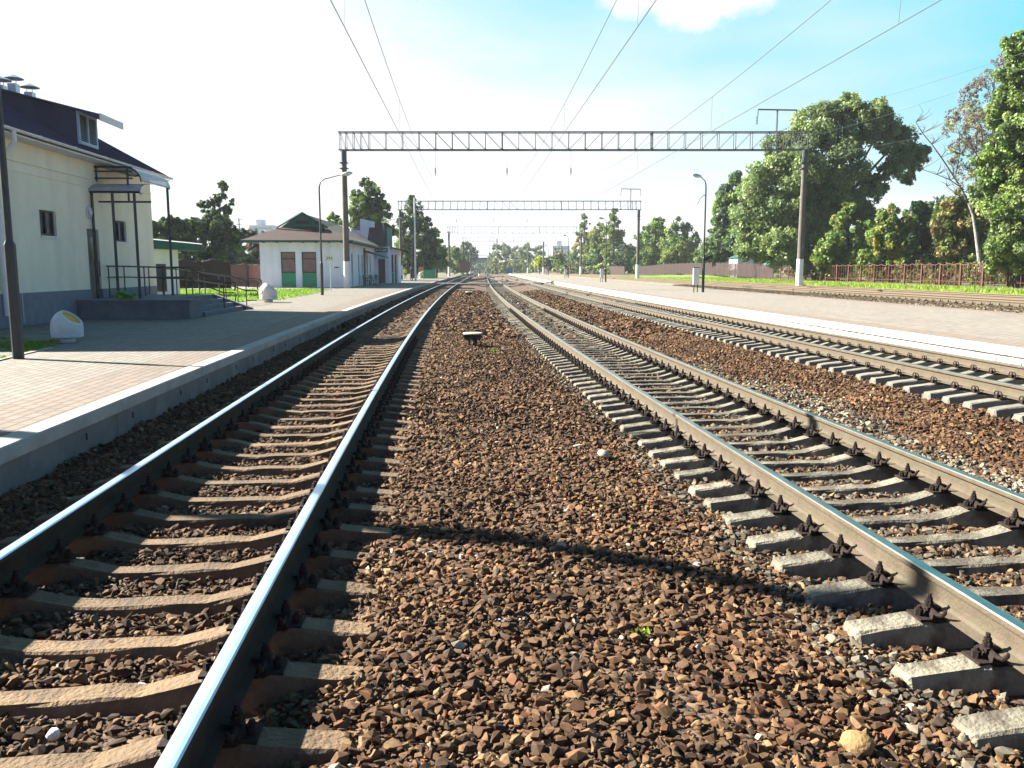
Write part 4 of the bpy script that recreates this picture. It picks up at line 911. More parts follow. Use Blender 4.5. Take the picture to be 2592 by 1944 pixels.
# roof with small gablet facing the camera
oh2 = .75; rz2 = WH + 2.15; er = MB(); gy = 1.9
cA, cB, cC, cD_ = (-HW - 1.3, -oh2, WH - .05), (HW + oh2, -oh2, WH - .05), (HW + oh2, L1 + .2, WH - .05), (-HW - 1.3, L1 + .2, WH - .05)
gl, gr_, gt_ = (-1.95, gy - .2, WH + 1.05), (1.45, gy - .2, WH + 1.05), (-.25, gy, rz2)
re = (-.25, L1 + .2, rz2)
er.add([cA, cB, gr_, gl], [(0, 1, 2, 3)]); er.add([cB, cC, re, gt_, gr_], [(0, 1, 2, 3, 4)]); er.add([cA, gl, gt_, re, cD_], [(0, 1, 2, 3, 4)])
er.add([(p[0], p[1], p[2] - .1) for p in (cA, cB, cC, cD_)], [(0, 1, 2, 3)])
RW = er.build('roof', M['brownroof'], ws)
MB().add([(gl[0], gl[1] - .02, gl[2]), (gr_[0], gr_[1] - .02, gr_[2]), (gt_[0], gt_[1] - .35, gt_[2] + .02), (gl[0], gl[1] + .1, gl[2]), (gr_[0], gr_[1] + .1, gr_[2]), (gt_[0], gt_[1] + .1, gt_[2])], [(0, 1, 2), (3, 5, 4), (0, 2, 5, 3), (1, 4, 5, 2), (0, 3, 4, 1)]).build('gablet', M['dgreen'], RW)
gv = MB(); gv.box(-.75, .25, gy - .36, gy - .2, WH + 1.3, WH + 1.55)
gv.build('gablet_vent', M['black'], RW)
tr_ = MB(); tr_.bar((gl[0] - .3, gl[1] - .25, gl[2] - .05), (gt_[0], gt_[1] - .35, gt_[2] + .03), .12); tr_.bar((gr_[0] + .3, gr_[1] - .25, gr_[2] - .05), (gt_[0], gt_[1] - .35, gt_[2] + .03), .12)
tr_.build('gablet_trim', M['dgreen'], RW)
fs = MB(); fs.box(cA[0], cB[0], -oh2 - .03, -oh2, WH - .2, WH - .03); fs.box(cB[0], cB[0] + .03, -oh2, L1 + .2, WH - .2, WH - .03)
for x in np.arange(-3.9, 3.6, 1.0): fs.box(x, x + .1, -oh2 + .02, 0, WH - .22, WH - .12)
fs.build('eaves_board', M['dgreen'], ws)
# stepped fire wall and awning
st_ = MB(); st_.prism([(1.0, WH - .3), (1.0, WH + 1.7), (1.9, WH + 1.55), (1.9, WH + 2.75), (3.3, WH + 2.45), (3.3, WH + 1.9), (2.75, WH + 1.9), (2.4, WH - .3)], L1 - .02, L1 + .28); st_.build('fire_wall', M['whiterender'], ws)
MB().prism([(HW, 3.0), (HW, 3.12), (HW + 1.9, 2.55), (HW + 1.9, 2.46)], 10.8, 14.2).build('awning', M['dgreen'], ws)
MB().bar((HW + .1, 10.9, 0), (HW + .1, 10.9, 3.3), .12).build('awning_post', M['curtain'], ws)
# entrance wing
we = MB(); ex0, ex1, ey0, ey1 = 1.0, HW + 1.4, L1 + .3, L1 + 5
front_open(we, ex0, ex1, [0, 3.7], [(HW + .3, HW + 1.0, .02, 2.45)], ey0, .3)
we.add([(ex1, ey0, 0), (ex1, ey1, 0), (ex1, ey1, 3.7), (ex1, ey0, 3.7)], [(0, 1, 2, 3)]); we.add([(ex0, ey1, 0), (ex1, ey1, 0), (ex1, ey1, 3.7), (ex0, ey1, 3.7)], [(0, 1, 2, 3)])
WE = we.build('entrance_wing', M['whiterender'], ws)
MB().box(HW + .3, HW + 1.0, ey0 + .15, ey0 + .2, .02, 2.45).build('entrance_door', M['door'], WE)
MB().box(HW + .1, HW + 1.25, ey0 - .9, ey0 - .02, 2.5, 3.05).build('entrance_canopy', M['ltblue'], WE)
sb = MB().box(HW + .1, HW + 1.3, ey0 - .12, ey0 - .04, 3.1, 3.5).build('sign_board', M['dgreen'], WE)
lt = MB(); x = HW + .16; rr_ = random.Random(4)
while x < HW + 1.18:
    wd = rr_.uniform(.07, .12); lt.box(x, x + wd * .4, ey0 - .135, ey0 - .122, 3.2, 3.42); lt.box(x + wd * .4, x + wd, ey0 - .134, ey0 - .122, 3.2 + rr_.choice([0, .09, .18]), 3.25 + rr_.choice([0, .09, .16])); x += wd + .045
lt.build('lettering', M['white'], sb)
er2 = MB(); e4 = [(ex0 - .4, ey0 - .5, 3.68), (ex1 - .2, ey0 - .5, 3.68), (ex1 - .2, ey1 + .4, 3.68), (ex0 - .4, ey1 + .4, 3.68)]; t2_ = [(ex0 + .7, ey0 + .6, 6.0), (ex1 - .9, ey0 + 2.5, 6.0), (ex1 - .9, ey1, 6.0), (ex0 + .7, ey1, 6.0)]
er2.add(e4 + t2_, [(0, 1, 5, 4), (1, 2, 6, 5), (2, 3, 7, 6), (3, 0, 4, 7), (4, 5, 6, 7), (0, 3, 2, 1)]); er2.build('wing_roof', M['darkroof'], WE)
MB().box(ex1 - .35, ex1 - .1, ey0 - .5, ey1, 3.7, 5.6).build('green_parapet', M['dgreen'], WE)
lw_ = MB(); front_open(lw_, ex1, ex1 + .75, [0, 3.5], [(ex1 + .1, ex1 + .3, .02, 2.9), (ex1 + .42, ex1 + .62, .02, 2.9)], ey0 + 1.4, .1); lw_.add([(ex1 + .75, ey0 + 1.4, 0), (ex1 + .75, ey1, 0), (ex1 + .75, ey1, 3.5), (ex1 + .75, ey0 + 1.4, 3.5)], [(0, 1, 2, 3)]); LW = lw_.build('side_bay', M['whiterender'], ws)
MB().box(ex1 + .08, ex1 + .65, ey0 + 1.48, ey0 + 1.5, .02, 1.1).build('green_panel', M['green'], LW); MB().box(ex1 + .08, ex1 + .65, ey0 + 1.48, ey0 + 1.5, 1.12, 2.9).build('pane', M['glass'], LW)
MB().prism([(ex1 - .1, 3.6), (ex1 - .1, 3.75), (ex1 + 1.9, 3.25), (ex1 + 1.9, 3.15)], ey0 + 1.0, ey0 + 5).build('shelter_roof', M['brownroof'], ws)
MB().box(2.45, 2.8, -.02, .0, 1.52, 1.6).build('nameplate', M['black'], ws)
# platform number sign with digits
q = ground_at(838, 737, ZP); r = empty('distance_sign', q, 0, 'small pale sign reading 294 on a thin post before the white station', 'sign')
MB().tube([(0, 0, 0), (0, 0, 1.95)], .03, 8).build('post', M['galv'], r)
pn_ = MB().box(-.3, .2, -.03, -.01, 1.92, 2.32).build('panel', M['signw'], r)
fc = bpy.data.curves.new('digits', 'FONT'); fc.body = '294'; fc.size = .27; fc.align_x = 'CENTER'; fc.extrude = .002
to = bpy.data.objects.new('digits', fc); COL.objects.link(to); dg = bpy.context.evaluated_depsgraph_get(); me = bpy.data.meshes.new_from_object(to.evaluated_get(dg)); bpy.data.objects.remove(to)
me.materials.clear(); me.materials.append(M['black']); to = bpy.data.objects.new('digits', me); COL.objects.link(to); to.parent = pn_; to.location = (-.05, -.033, 2.03); to.rotation_euler = (R(90), 0, 0)
# waiting benches by the station wall
for k, (yy, lab) in enumerate(((74.5, 'first green bench by the station side wall'), (78.5, 'second green bench by the station side wall'), (83.2, 'third green bench, next to the station entrance'))):
    b = empty('bench', (-12.35 - .045 * (yy - 66), yy, ZP), R(92), lab, 'bench', 'green benches by the station wall')
    MB().box(-.75, .75, -.2, .2, .42, .46).build('seat', M['dgreen'], b); MB().box(-.75, .75, .18, .22, .62, .9).build('backrest', M['dgreen'], b)
    for s in (-.65, .65):
        f = MB(); f.bar((s, -.18, 0), (s, -.18, .42), .05); f.bar((s, .2, 0), (s, .2, .9), .05); f.bar((s, -.18, .62), (s, .2, .62), .04); f.build('leg', M['dgreen'], b)
# ---------------------------------------------------------------- shed behind the cream building
sh = empty('shed', (-19.9, 46, ZP), R(24), 'small white shed with green roof edge behind the cream building', 'shed')
MB().box(-2.5, 1.75, 0, 2.4, 0, 2.55).build('wall', M['whiterender'], sh); MB().add([(-3, -.6, 2.62), (2.9, -.9, 2.42), (2.9, 2.8, 2.42), (-3, 2.8, 2.62), (-3, -.6, 2.9), (.2, -.75, 2.98), (2.9, -.9, 2.72), (2.9, 2.8, 2.72), (.2, 2.8, 2.98), (-3, 2.8, 2.9)],
    [(0, 1, 2, 3), (4, 5, 8, 9), (5, 6, 7, 8), (0, 1, 6, 5, 4), (1, 2, 7, 6), (2, 3, 9, 8, 7), (3, 0, 4, 9)]).build('roof', M['dgreen'], sh)
MB().add([(-3.02, -.7, 2.91), (.2, -.85, 3.0), (2.95, -1, 2.74), (2.95, -.9, 2.79), (.2, -.75, 3.05), (-3.02, -.6, 2.96)], [(0, 1, 4, 5), (1, 2, 3, 4)]).build('roof_edge', M['white'], sh)
for x in (-.9, .6): MB().box(x, x + .5, -.03, -.005, .2, 1.7).build('window', M['glass'], sh)
# ---------------------------------------------------------------- fences
def wave(x, a=.11, p=1.5): 
    t = (x / p) % 1; return a * max(0, 1 - abs(t - .5) * 3.0)
def fence(name, label, P0, P1, h, z0, mpost, mpan, post=3.0, gap=0.0, slat=.10, zf=None, pr=.045, wavep=1.5, wa=.11):
    a, b = Vector(P0), Vector(P1); L = (b - a).length; u = (b - a) / L; rz = math.atan2(u.y, u.x)
    r = empty(name, (a.x, a.y, 0), rz, label, 'fence'); zf = zf or (lambda t: z0)
    n = max(1, int(L / post)); n = min(n, 98)
    for i in range(n + 1):
        x = L * i / n; MB().box(x - pr, x + pr, -pr, pr, zf(x / L) - .1, zf(x / L) + h + .06).build('post', mpost, r)
    pan = MB(); x = 0; k = 0
    while x < L:
        z = zf(x / L); x1 = min(x + slat - gap, L); pan.box(x, x1, .05 + (k % 2) * .012, .062 + (k % 2) * .012, z + .05, z + h - .04 + wave(x, wa, wavep)); x += slat; k += 1
    pan.build('panel', mpan, r)
    rl = MB(); xs__ = np.arange(0, L, .25); rl.tube([(x, .03, zf(x / L) + h + wave(x, wa, wavep)) for x in xs__], .028, 4); rl.tube([(x, .03, zf(x / L) + .35) for x in (0, L)], .02, 4) if zf(0) == zf(1) else None
    rl.build('top_rail', mpost, r); return r
Ll = at(565, 700, 67.5)
fence('fence', 'brown solid fence with wavy top left of the white station', (-26.6, 68.2), (-19.2, 67.6), 1.72, ZP, M['fence'], M['fencel'], 1.55, 0, .11, wavep=1.5, wa=.13)
fence('fence', 'taller dark brown fence with peaked top behind the handrails', (-24.6, 60.8), (-20.3, 61.2), 1.95, ZP, M['fence'], M['fence'], 2.1, 0, .11, wavep=2.1, wa=.2)
# right hand fence: see-through near, with the bend
fence('fence', 'long red brown fence with wavy top rail on the right, open near end', (34.3, 22), (33.8, 110), 1.62, .36, M['fpost'], M['fpost'], 3.0, .56, .6, pr=.06, wavep=1.5, wa=.12, zf=lambda t: .34)
fence('fence', 'red brown boarded fence climbing the grassy mound on the right', (33.8, 110), (28.6, 190), 1.85, .4, M['fence'], M['fence'], 2.5, .02, .14, zf=lambda t: .34 + .45 * math.sin(math.pi * min(1, t * 1.02)), wavep=2.5, wa=.15)
fence('fence', 'far low boarded fence beyond the gap', (26.5, 200), (11.5, 330), 2.0, .3, M['fence'], M['fence'], 3.0, .02, .3, wavep=3, wa=.15)

# ---------------------------------------------------------------- trees
LEAF_N = [0]
def crown(name, clumps, n, leaf, cols, parent=None, dens_in=.25, droop=0, subs=36, sq=1.0):
    n = int(n * 1.5); leaf = leaf * .8
    """clumps: [(x,y,z,r)]; leaves sit in smaller lumps over each clump; cols: list of colours"""
    V, C_ = [], []; tot = sum(c[3] ** 2 for c in clumps)
    cols = np.array(cols) * 2.3
    for cx, cy, cz, r in clumps:
        m = max(12, int(n * r * r / tot)); ns = max(6, int(subs * (.6 + .4 * RN.random())))
        d = RN.normal(size=(ns, 3)); d /= np.linalg.norm(d, axis=1)[:, None]; rad = r * np.where(RN.random(ns) < dens_in, RN.uniform(.2, .6, ns), RN.uniform(.62, 1.0, ns))
        sc = d * rad[:, None] * np.array([1, 1, sq]) + np.array([cx, cy, cz]); sr = r * RN.uniform(.15, .36, ns); sc_col = RN.integers(0, len(cols), ns); sb = RN.uniform(.62, 1.35, ns)
        k = RN.integers(0, ns, m); dd = RN.normal(size=(m, 3)); dd /= np.linalg.norm(dd, axis=1)[:, None]
        p = sc[k] + dd * (sr[k] * RN.uniform(.35, 1.15, m))[:, None]
        # leaf cards facing roughly outwards
        nrm = dd * .8 + RN.normal(size=(m, 3)) * .7 + np.array([0, 0, .3]); nrm /= np.linalg.norm(nrm, axis=1)[:, None]
        u = np.cross(nrm, RN.normal(size=(m, 3))); u /= np.linalg.norm(u, axis=1)[:, None] + 1e-9; v = np.cross(nrm, u)
        s_ = leaf * RN.uniform(.55, 1.35, m)[:, None]
        V.append(np.stack([p - u * s_ * .5, p - v * s_ * .33, p + u * s_ * .55, p + v * s_ * .36], 1).reshape(-1, 3))
        c = cols[sc_col[k]] * (sb[k] * RN.uniform(.8, 1.2, m))[:, None]; C_.append(np.repeat(c, 4, 0))
    V = np.concatenate(V); C_ = np.concatenate(C_); Fc = np.arange(len(V)).reshape(-1, 4); LEAF_N[0] += len(Fc)
    o = np_mesh(name, V, Fc, M['leaf'], C_); o.parent = parent; return o
G_MID = [(.055, .095, .022), (.075, .115, .025), (.045, .075, .022), (.095, .13, .03)]
G_YEL = [(.078, .112, .024), (.09, .122, .028), (.065, .10, .022), (.10, .115, .028)]
G_DARK = [(.018, .036, .014), (.026, .046, .016), (.015, .030, .014), (.034, .052, .018)]
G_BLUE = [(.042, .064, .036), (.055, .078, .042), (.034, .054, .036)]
G_AUT = [(.12, .13, .025), (.085, .115, .028), (.15, .125, .03), (.07, .10, .028)]
G_OAK = [(.075, .105, .04), (.095, .125, .05), (.06, .088, .034), (.105, .135, .045)]
G_BRN = [(.095, .068, .062), (.08, .06, .066), (.12, .09, .055), (.08, .085, .045)]
def tree(label, base, Y, zg, cl, n, leaf, cols, name='broadleaf_tree', cat='tree', group=None, rs=1, tr=None, bark=None, depth=.55, dup=0, limbs=True, lean=0, top=None, **kw):
    """base: photo x of the trunk; cl: clumps as (photo x, photo y, photo radius)"""
    b = at(base, 690, Y); b.z = zg; k = Y / F
    r = empty(name, b, 0, label, cat, group); C_ = []
    cxm = sum(c[0] for c in cl) / len(cl); 
    for c in cl:
        q = at(c[0], c[1], Y) - b; rr_ = c[2] * k * CT * rs
        dy = (c[3] if len(c) > 3 else random.uniform(-depth, depth)) * rr_
        C_.append((q.x, dy, q.z, rr_))
        for _ in range(dup): C_.append((q.x + random.uniform(-.5, .5) * rr_, dy + random.choice([-1, 1]) * rr_ * random.uniform(.8, 1.3), q.z + random.uniform(-.3, .3) * rr_, rr_ * .85))
    hi = max(c[2] for c in C_); tr = tr or max(.12, hi * .022)
    crown('crown', C_, n, leaf, cols, r, **kw)
    tk = MB(); xm = sum(c[0] for c in C_) / len(C_) * .5
    fork = .42 * hi; tk.tube([(0, 0, -.3), (xm * .1, 0, fork * .5), (xm * .35, 0, fork), (xm * .8, 0, hi * .72), (xm, 0, hi * .9)], [tr * 1.3, tr, tr * .85, tr * .45, tr * .15], 8)
    if limbs:
        for c in C_:
            if c[3] < hi * .05: continue
            tk.tube([(xm * .3, 0, min(fork, c[2] * .75)), (c[0] * .5 + xm * .15, c[1] * .5, (fork + c[2]) / 2 if c[2] > fork else c[2] * .9), (c[0], c[1], c[2])], [tr * .5, tr * .32, tr * .1], 6)
    tk.build('trunk', bark or M['bark'], r, smooth=True); return r
# the big tree right of the nearest gantry mast, and its neighbours
tree('huge broadleaf tree behind the right mast of the nearest gantry, its right side open', 2110, 98, .6,
     [(1960, 470, 62), (1925, 560, 55), (1965, 620, 50), (2010, 390, 60), (2045, 500, 70), (2060, 600, 55), (2080, 330, 58), (2130, 420, 66), (2140, 520, 50), (1905, 630, 38), (1985, 540, 55), (2185, 310, 50), (2150, 275, 36), (2235, 330, 48), (2290, 350, 36), (2310, 400, 30), (2250, 410, 36), (2210, 470, 34), (2185, 540, 30), (2305, 450, 16), (2040, 655, 38), (2100, 640, 40), (2025, 430, 55)],
     110000, .42, G_OAK, rs=1.13, depth=.9, tr=.55, dup=0, subs=64)
tree('dark green tree just left of the huge broadleaf tree', 1855, 135, .5, [(1860, 480, 44), (1885, 530, 44), (1835, 520, 38), (1845, 590, 44), (1890, 600, 48), (1870, 650, 40), (1815, 560, 22), (1812, 640, 30)], 26000, .6, G_MID + G_BLUE, depth=.8)
tree('yellow green maple in front of the huge tree, right of the slim pale pole', 2150, 92, .45, [(2130, 570, 34), (2105, 620, 38), (2160, 640, 40), (2080, 655, 30), (2175, 580, 28), (2150, 530, 20), (2100, 670, 30)], 13000, .36, G_YEL + G_MID, depth=.6)
tree('rounded olive tree behind the fence, between the huge tree and the birch', 2255, 82, .45, [(2250, 545, 28), (2230, 600, 38), (2280, 610, 38), (2215, 655, 36), (2265, 660, 40), (2310, 650, 30), (2290, 570, 24)], 13000, .36, G_AUT + G_MID, depth=.6)
tree('dark bush like tree low behind the fence left of the birch', 2330, 90, .4, [(2340, 540, 26), (2365, 600, 36), (2330, 620, 40), (2370, 650, 38), (2310, 570, 24), (2320, 525, 18), (2400, 560, 20)], 12000, .4, G_DARK, depth=.6)
tree('pale thin topped tree far behind the fence near the birch', 2380, 130, .4, [(2380, 510, 16), (2372, 535, 18), (2355, 520, 12), (2400, 545, 20)], 1600, .4, G_BLUE, depth=.4)
tree('broad brownish green tree behind the birch trunk', 2420, 74, .4, [(2420, 520, 34), (2400, 570, 38), (2450, 560, 40), (2430, 620, 42), (2470, 620, 40), (2395, 640, 34), (2490, 560, 30), (2480, 670, 30)], 16000, .34, [(.10, .10, .03), (.07, .09, .025), (.12, .10, .04), (.05, .07, .02)], depth=.7)
tree('tall leafy green tree filling the right edge of the photo', 2575, 58, .45,
     [(2580, 260, 50), (2560, 340, 46), (2530, 400, 40), (2590, 420, 60), (2520, 470, 42), (2560, 520, 56), (2610, 560, 60), (2550, 600, 50), (2590, 650, 44), (2540, 660, 34), (2600, 330, 50), (2590, 180, 40), (2585, 110, 30), (2630, 460, 60), (2560, 250, 26), (2560, 300, 36), (2545, 440, 44), (2520, 540, 40), (2580, 580, 50), (2530, 610, 40)], 60000, .28, G_OAK + G_MID + G_YEL[:1], depth=.9, tr=.35, subs=56, rs=1.1)
# bare topped birch
def birch():
    Y = 66; b = at(2462, 690, Y); b.z = .4; r = empty('birch_tree', b, 0, 'half bare white trunked birch leaning left in front of the right hand trees', 'tree'); 
    q = lambda x, y, dy=0: tuple(at(x, y, Y) - b + Vector((0, dy, 0)))
    tk = MB(); tk.tube([q(2484, 700), q(2478, 650), (q(2470, 590)), q(2463, 545), q(2452, 515)], [.19, .15, .12, .10, .085], 8)
    br = MB(); L = [[(2452, 515), (2440, 480), (2420, 440), (2395, 395), (2375, 360), (2355, 330), (2342, 300)], [(2463, 545), (2466, 500), (2462, 440), (2458, 380), (2455, 330)], [(2440, 480), (2410, 455), (2380, 440), (2345, 425)], [(2420, 440), (2425, 390), (2420, 340)], [(2452, 515), (2425, 490), (2405, 470)], [(2470, 590), (2500, 560), (2530, 520)]]
    tips = []
    for k, l in enumerate(L):
        n = len(l); br.tube([q(x, y, (i * .25 * (-1) ** k)) for i, (x, y) in enumerate(l)], [.075 * (1 - .8 * i / n) * (1 if k < 2 else .6) for i in range(n)], 6)
        for i, (x, y) in enumerate(l[1:], 1):
            for _ in range(7):
                a = random.uniform(-2.9, -.3); ln = random.uniform(12, 44); x2, y2 = x + ln * math.cos(a) * .9, y + ln * math.sin(a); d_ = random.uniform(-.8, .8)
                xm, ym = (x + x2) / 2 + random.uniform(-4, 4), (y + y2) / 2 + random.uniform(-4, 4)
                br.tube([q(x, y, i * .25 * (-1) ** k), q(xm, ym, d_ * .5), q(x2, y2, d_)], [.022, .014, .006], 4); tips.append((x2, y2, d_))
    tk.build('trunk', M['birch'], r, smooth=True); br.build('branches', M['bark'], r)
    V = []; 
    cl = [(*q(2455, 330)[:1], .0, q(2455, 330)[2], 1.3), (q(2440, 390)[0], .4, q(2440, 390)[2], 1.1), (q(2405, 300)[0], 0, q(2405, 300)[2], .6), (q(2475, 290)[0], 0, q(2475, 290)[2], 1.2), (q(2450, 440)[0], 0, q(2450, 440)[2], 1.0)]
    crown('crown', cl, 2600, .17, G_BRN + G_AUT[:1], r, subs=30)
    return r
birch()
tree('tall sparse purple brown tree rising behind the birch', 2510, 72, .4, [(2420, 290, 22), (2400, 330, 18), (2445, 260, 24), (2470, 230, 26), (2500, 200, 28), (2530, 170, 28), (2555, 130, 26), (2480, 300, 34), (2520, 260, 36), (2450, 350, 30), (2550, 210, 32), (2500, 360, 30), (2415, 375, 16)], 6500, .17, G_BRN, depth=.6, tr=.22, subs=34)
# centre right
tree('rounded dark green tree behind the boarded fence, left one of a pair', 1655, 205, .6, [(1650, 590, 30), (1670, 620, 36), (1630, 610, 24), (1650, 655, 34), (1620, 665, 24), (1680, 665, 24), (1665, 570, 20)], 12000, .62, G_MID, depth=.8)
tree('rounded dark green tree behind the boarded fence, right one of a pair', 1715, 200, .6, [(1715, 585, 32), (1735, 615, 32), (1700, 620, 34), (1750, 640, 26), (1710, 660, 34), (1745, 668, 26)], 12000, .62, G_MID, depth=.8)
tree('low yellow green tree in front of the rounded pair', 1722, 186, .6, [(1720, 632, 22), (1700, 655, 26), (1745, 655, 24), (1722, 670, 26), (1685, 675, 18)], 7000, .5, G_YEL, depth=.7)
tree('small yellowish tree left of the nearest lamp on the right platform', 1775, 165, .8, [(1775, 650, 20), (1790, 630, 16), (1770, 672, 20), (1800, 660, 20)], 4000, .4, G_YEL + G_MID, depth=.7)
tree('tall narrow autumn tinted tree by the second gantry mast', 1552, 228, .4, [(1556, 535, 9), (1553, 560, 16), (1545, 590, 22), (1565, 600, 22), (1555, 635, 30), (1540, 665, 26), (1575, 660, 26), (1550, 545, 8)], 9000, .6, G_AUT + G_MID, depth=.6)
tree('tall narrow pale green tree left of the second lamp of the right platform', 1480, 262, .4, [(1478, 548, 8), (1480, 570, 13), (1475, 600, 20), (1490, 625, 24), (1465, 640, 24), (1480, 665, 26)], 8000, .62, G_AUT, depth=.6)
tree('bushy yellow green tree between the two narrow trees', 1515, 245, .4, [(1518, 575, 14), (1512, 605, 24), (1525, 625, 26), (1505, 650, 28), (1535, 660, 24), (1500, 675, 20)], 10000, .6, G_AUT + G_YEL, depth=.7)
tree('dark bush below the tall autumn tinted tree', 1590, 222, .4, [(1585, 640, 24), (1575, 668, 24), (1600, 660, 24), (1560, 675, 18)], 4500, .42, G_DARK, depth=.7)
tree('yellow green roadside tree just left of the narrow pale tree', 1445, 300, .4, [(1445, 655, 14), (1435, 670, 14), (1455, 672, 14), (1440, 640, 8)], 2500, .42, G_AUT, depth=.7)
tree('small bright yellow tree far along the right platform', 1366, 250, .3, [(1366, 655, 11), (1360, 668, 12), (1374, 672, 11)], 1500, .6, [(.25, .28, .03), (.18, .22, .03)], depth=.7)
tree('dark shrub far along the right platform beside the bright yellow tree', 1382, 245, .3, [(1382, 665, 12), (1392, 672, 12)], 1300, .6, G_DARK, depth=.7)
tree('brownish thin tree before the distant apartment block', 1412, 260, .3, [(1412, 640, 16), (1405, 660, 18), (1420, 662, 18), (1412, 676, 14)], 2200, .6, G_BRN + G_MID, depth=.7)
# left
tree('tall dark conical tree at the far left beyond the station', 1045, 140, .2, [(1042, 505, 13), (1045, 530, 24), (1035, 560, 32), (1062, 565, 30), (1030, 600, 34), (1070, 600, 36), (1090, 610, 20), (1040, 640, 44), (1085, 645, 34), (1055, 670, 40), (1030, 670, 26)], 24000, .42, G_DARK + G_MID[:1], depth=.9, tr=.4)
tree('bushy lighter green tree beside the dark conical tree', 1105, 145, .2, [(1100, 590, 14), (1105, 620, 20), (1115, 645, 18), (1098, 660, 22), (1120, 670, 14)], 6000, .42, G_MID + G_YEL[:1], depth=.8)
tree('big rounded dark tree behind the white station roof', 935, 108, .2, [(930, 470, 22), (910, 500, 26), (950, 500, 30), (925, 530, 36), (960, 545, 34), (895, 545, 26), (940, 580, 40), (905, 590, 34), (970, 600, 30), (985, 580, 16), (930, 620, 40)], 20000, .42, G_DARK + G_MID, depth=.9)
tree('low light green tree seen over the ridge of the white station', 855, 112, .2, [(845, 555, 17), (860, 575, 20), (835, 575, 14), (870, 595, 20), (850, 610, 20)], 4500, .4, G_YEL, depth=.7)
tree('tall thin crowned tree behind the left fence', 545, 84, .2, [(563, 470, 13), (555, 500, 20), (530, 520, 15), (575, 530, 14), (510, 515, 11), (588, 510, 8), (550, 540, 18), (540, 560, 20)], 4200, .30, [(.035, .055, .02), (.05, .066, .026), (.03, .046, .022)], depth=.8, subs=24)
tree('wide dusty green tree under the thin crowned tree', 535, 80, .2, [(470, 585, 30), (520, 560, 28), (560, 565, 28), (600, 600, 26), (540, 570, 34), (510, 590, 32), (575, 595, 34), (550, 630, 44), (500, 640, 36), (590, 640, 38), (535, 675, 40), (610, 665, 28), (485, 620, 24)], 26000, .36, G_DARK + G_BLUE + G_MID[:1], depth=.9)
tree('dark tree behind the small shed', 440, 78, .2, [(430, 570, 24), (455, 585, 24), (405, 575, 22), (440, 610, 30), (470, 620, 26), (410, 620, 30), (450, 650, 30), (385, 590, 30)], 12000, .36, G_DARK, depth=.8)
tree('greyish twiggy tree between the left fence and the white station', 655, 86, .2, [(650, 600, 22), (640, 630, 26), (665, 640, 24), (635, 665, 26), (662, 675, 20), (628, 600, 16)], 7000, .32, G_BLUE + G_BRN[:1], depth=.8)
for i, (sx, sy, Y, lab, cc) in enumerate(((1088, 668, 190, 'first small tree along the left of the distant track', G_MID), (1150, 660, 240, 'second small tree, by the brown wagon', G_MID), (1180, 645, 330, 'rounded bluish tree above the brown wagon', G_BLUE), (1130, 655, 260, 'tree behind the dark pole with crossarms', G_BLUE))):
    tree(lab, sx, Y, .1, [(sx, sy - 22, 14), (sx - 12, sy, 18), (sx + 14, sy - 4, 18), (sx, sy + 16, 18)], 3000, Y / 400, cc, depth=.8)
# far woods that read as one mass
def woods(name, label, items, cols, leaf, n):
    C_ = []
    for x0, x1, ytop, Y, r in items:
        x = x0
        while x <= x1:
            k = Y / F; q = at(x, ytop + random.uniform(-.25, .35) * r, Y + random.uniform(-1, 1) * Y * .05)
            z = q.z
            while z > -1:
                C_.append((q.x + random.uniform(-.4, .4) * r * k, q.y + random.uniform(-1, 1) * r * k, z - r * k * .7, r * k * random.uniform(.85, 1.25))); z -= r * k * 1.1
            x += r * .95
    o = crown(name, C_, n, leaf, cols, None, dens_in=.1, subs=14); tag(o, label, 'woods', kind='stuff')
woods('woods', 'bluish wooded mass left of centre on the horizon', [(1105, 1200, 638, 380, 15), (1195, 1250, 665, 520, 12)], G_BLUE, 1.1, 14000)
woods('woods', 'bluish wooded mass right of centre on the horizon', [(1240, 1262, 640, 400, 12), (1262, 1375, 622, 380, 17), (1370, 1450, 652, 400, 14)], [(.07, .10, .05), (.09, .115, .055), (.06, .085, .05), (.10, .115, .06)], 1.1, 22000)
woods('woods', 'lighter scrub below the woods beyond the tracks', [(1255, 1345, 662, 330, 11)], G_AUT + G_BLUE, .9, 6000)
woods('woods', 'low woods beyond the left fence and buildings', [(-200, 420, 640, 170, 30), (600, 700, 648, 190, 18), (690, 1010, 640, 200, 24)], G_DARK + G_MID, .8, 26000)
woods('woods', 'far woods closing the horizon behind the right hand trees', [(1440, 2800, 640, 230, 30), (2180, 2330, 560, 135, 34), (2330, 2700, 535, 130, 36)], G_MID + G_DARK, .75, 70000)
woods('undergrowth', 'rust and green undergrowth behind the open fence', [], G_AUT, .3, 10) if False else None
def undergrowth():
    C_ = []
    for y in np.arange(22, 112, 1.1):
        for x in (35.3, 36.6):
            C_.append((x + random.uniform(-.4, .4), y, .3 + random.uniform(.3, 1.2), random.uniform(.6, .9)))
    o = crown('undergrowth', C_, 30000, .19, [(.07, .055, .02), (.065, .032, .02), (.055, .07, .016), (.045, .03, .02), (.08, .075, .022)], None, subs=12); tag(o, 'rust and olive weeds growing behind the open part of the right fence', 'undergrowth', kind='stuff')
    C_ = [(x, y, z, 1.6) for x, y, z in ((40, 60, 1.4), (40, 66, 1.8), (39, 72, 1.5), (41, 52, 1.5), (40, 80, 1.6), (41, 45, 1.4), (40, 90, 1.6), (42, 98, 1.8), (41, 38, 1.4), (44, 70, 2), (45, 60, 2.2), (44, 84, 2.2))]
    o = crown('shrubs', C_, 14000, .26, G_MID + G_DARK, None); tag(o, 'dark shrubs between the right fence and the trees', 'shrubs', kind='stuff')
undergrowth()
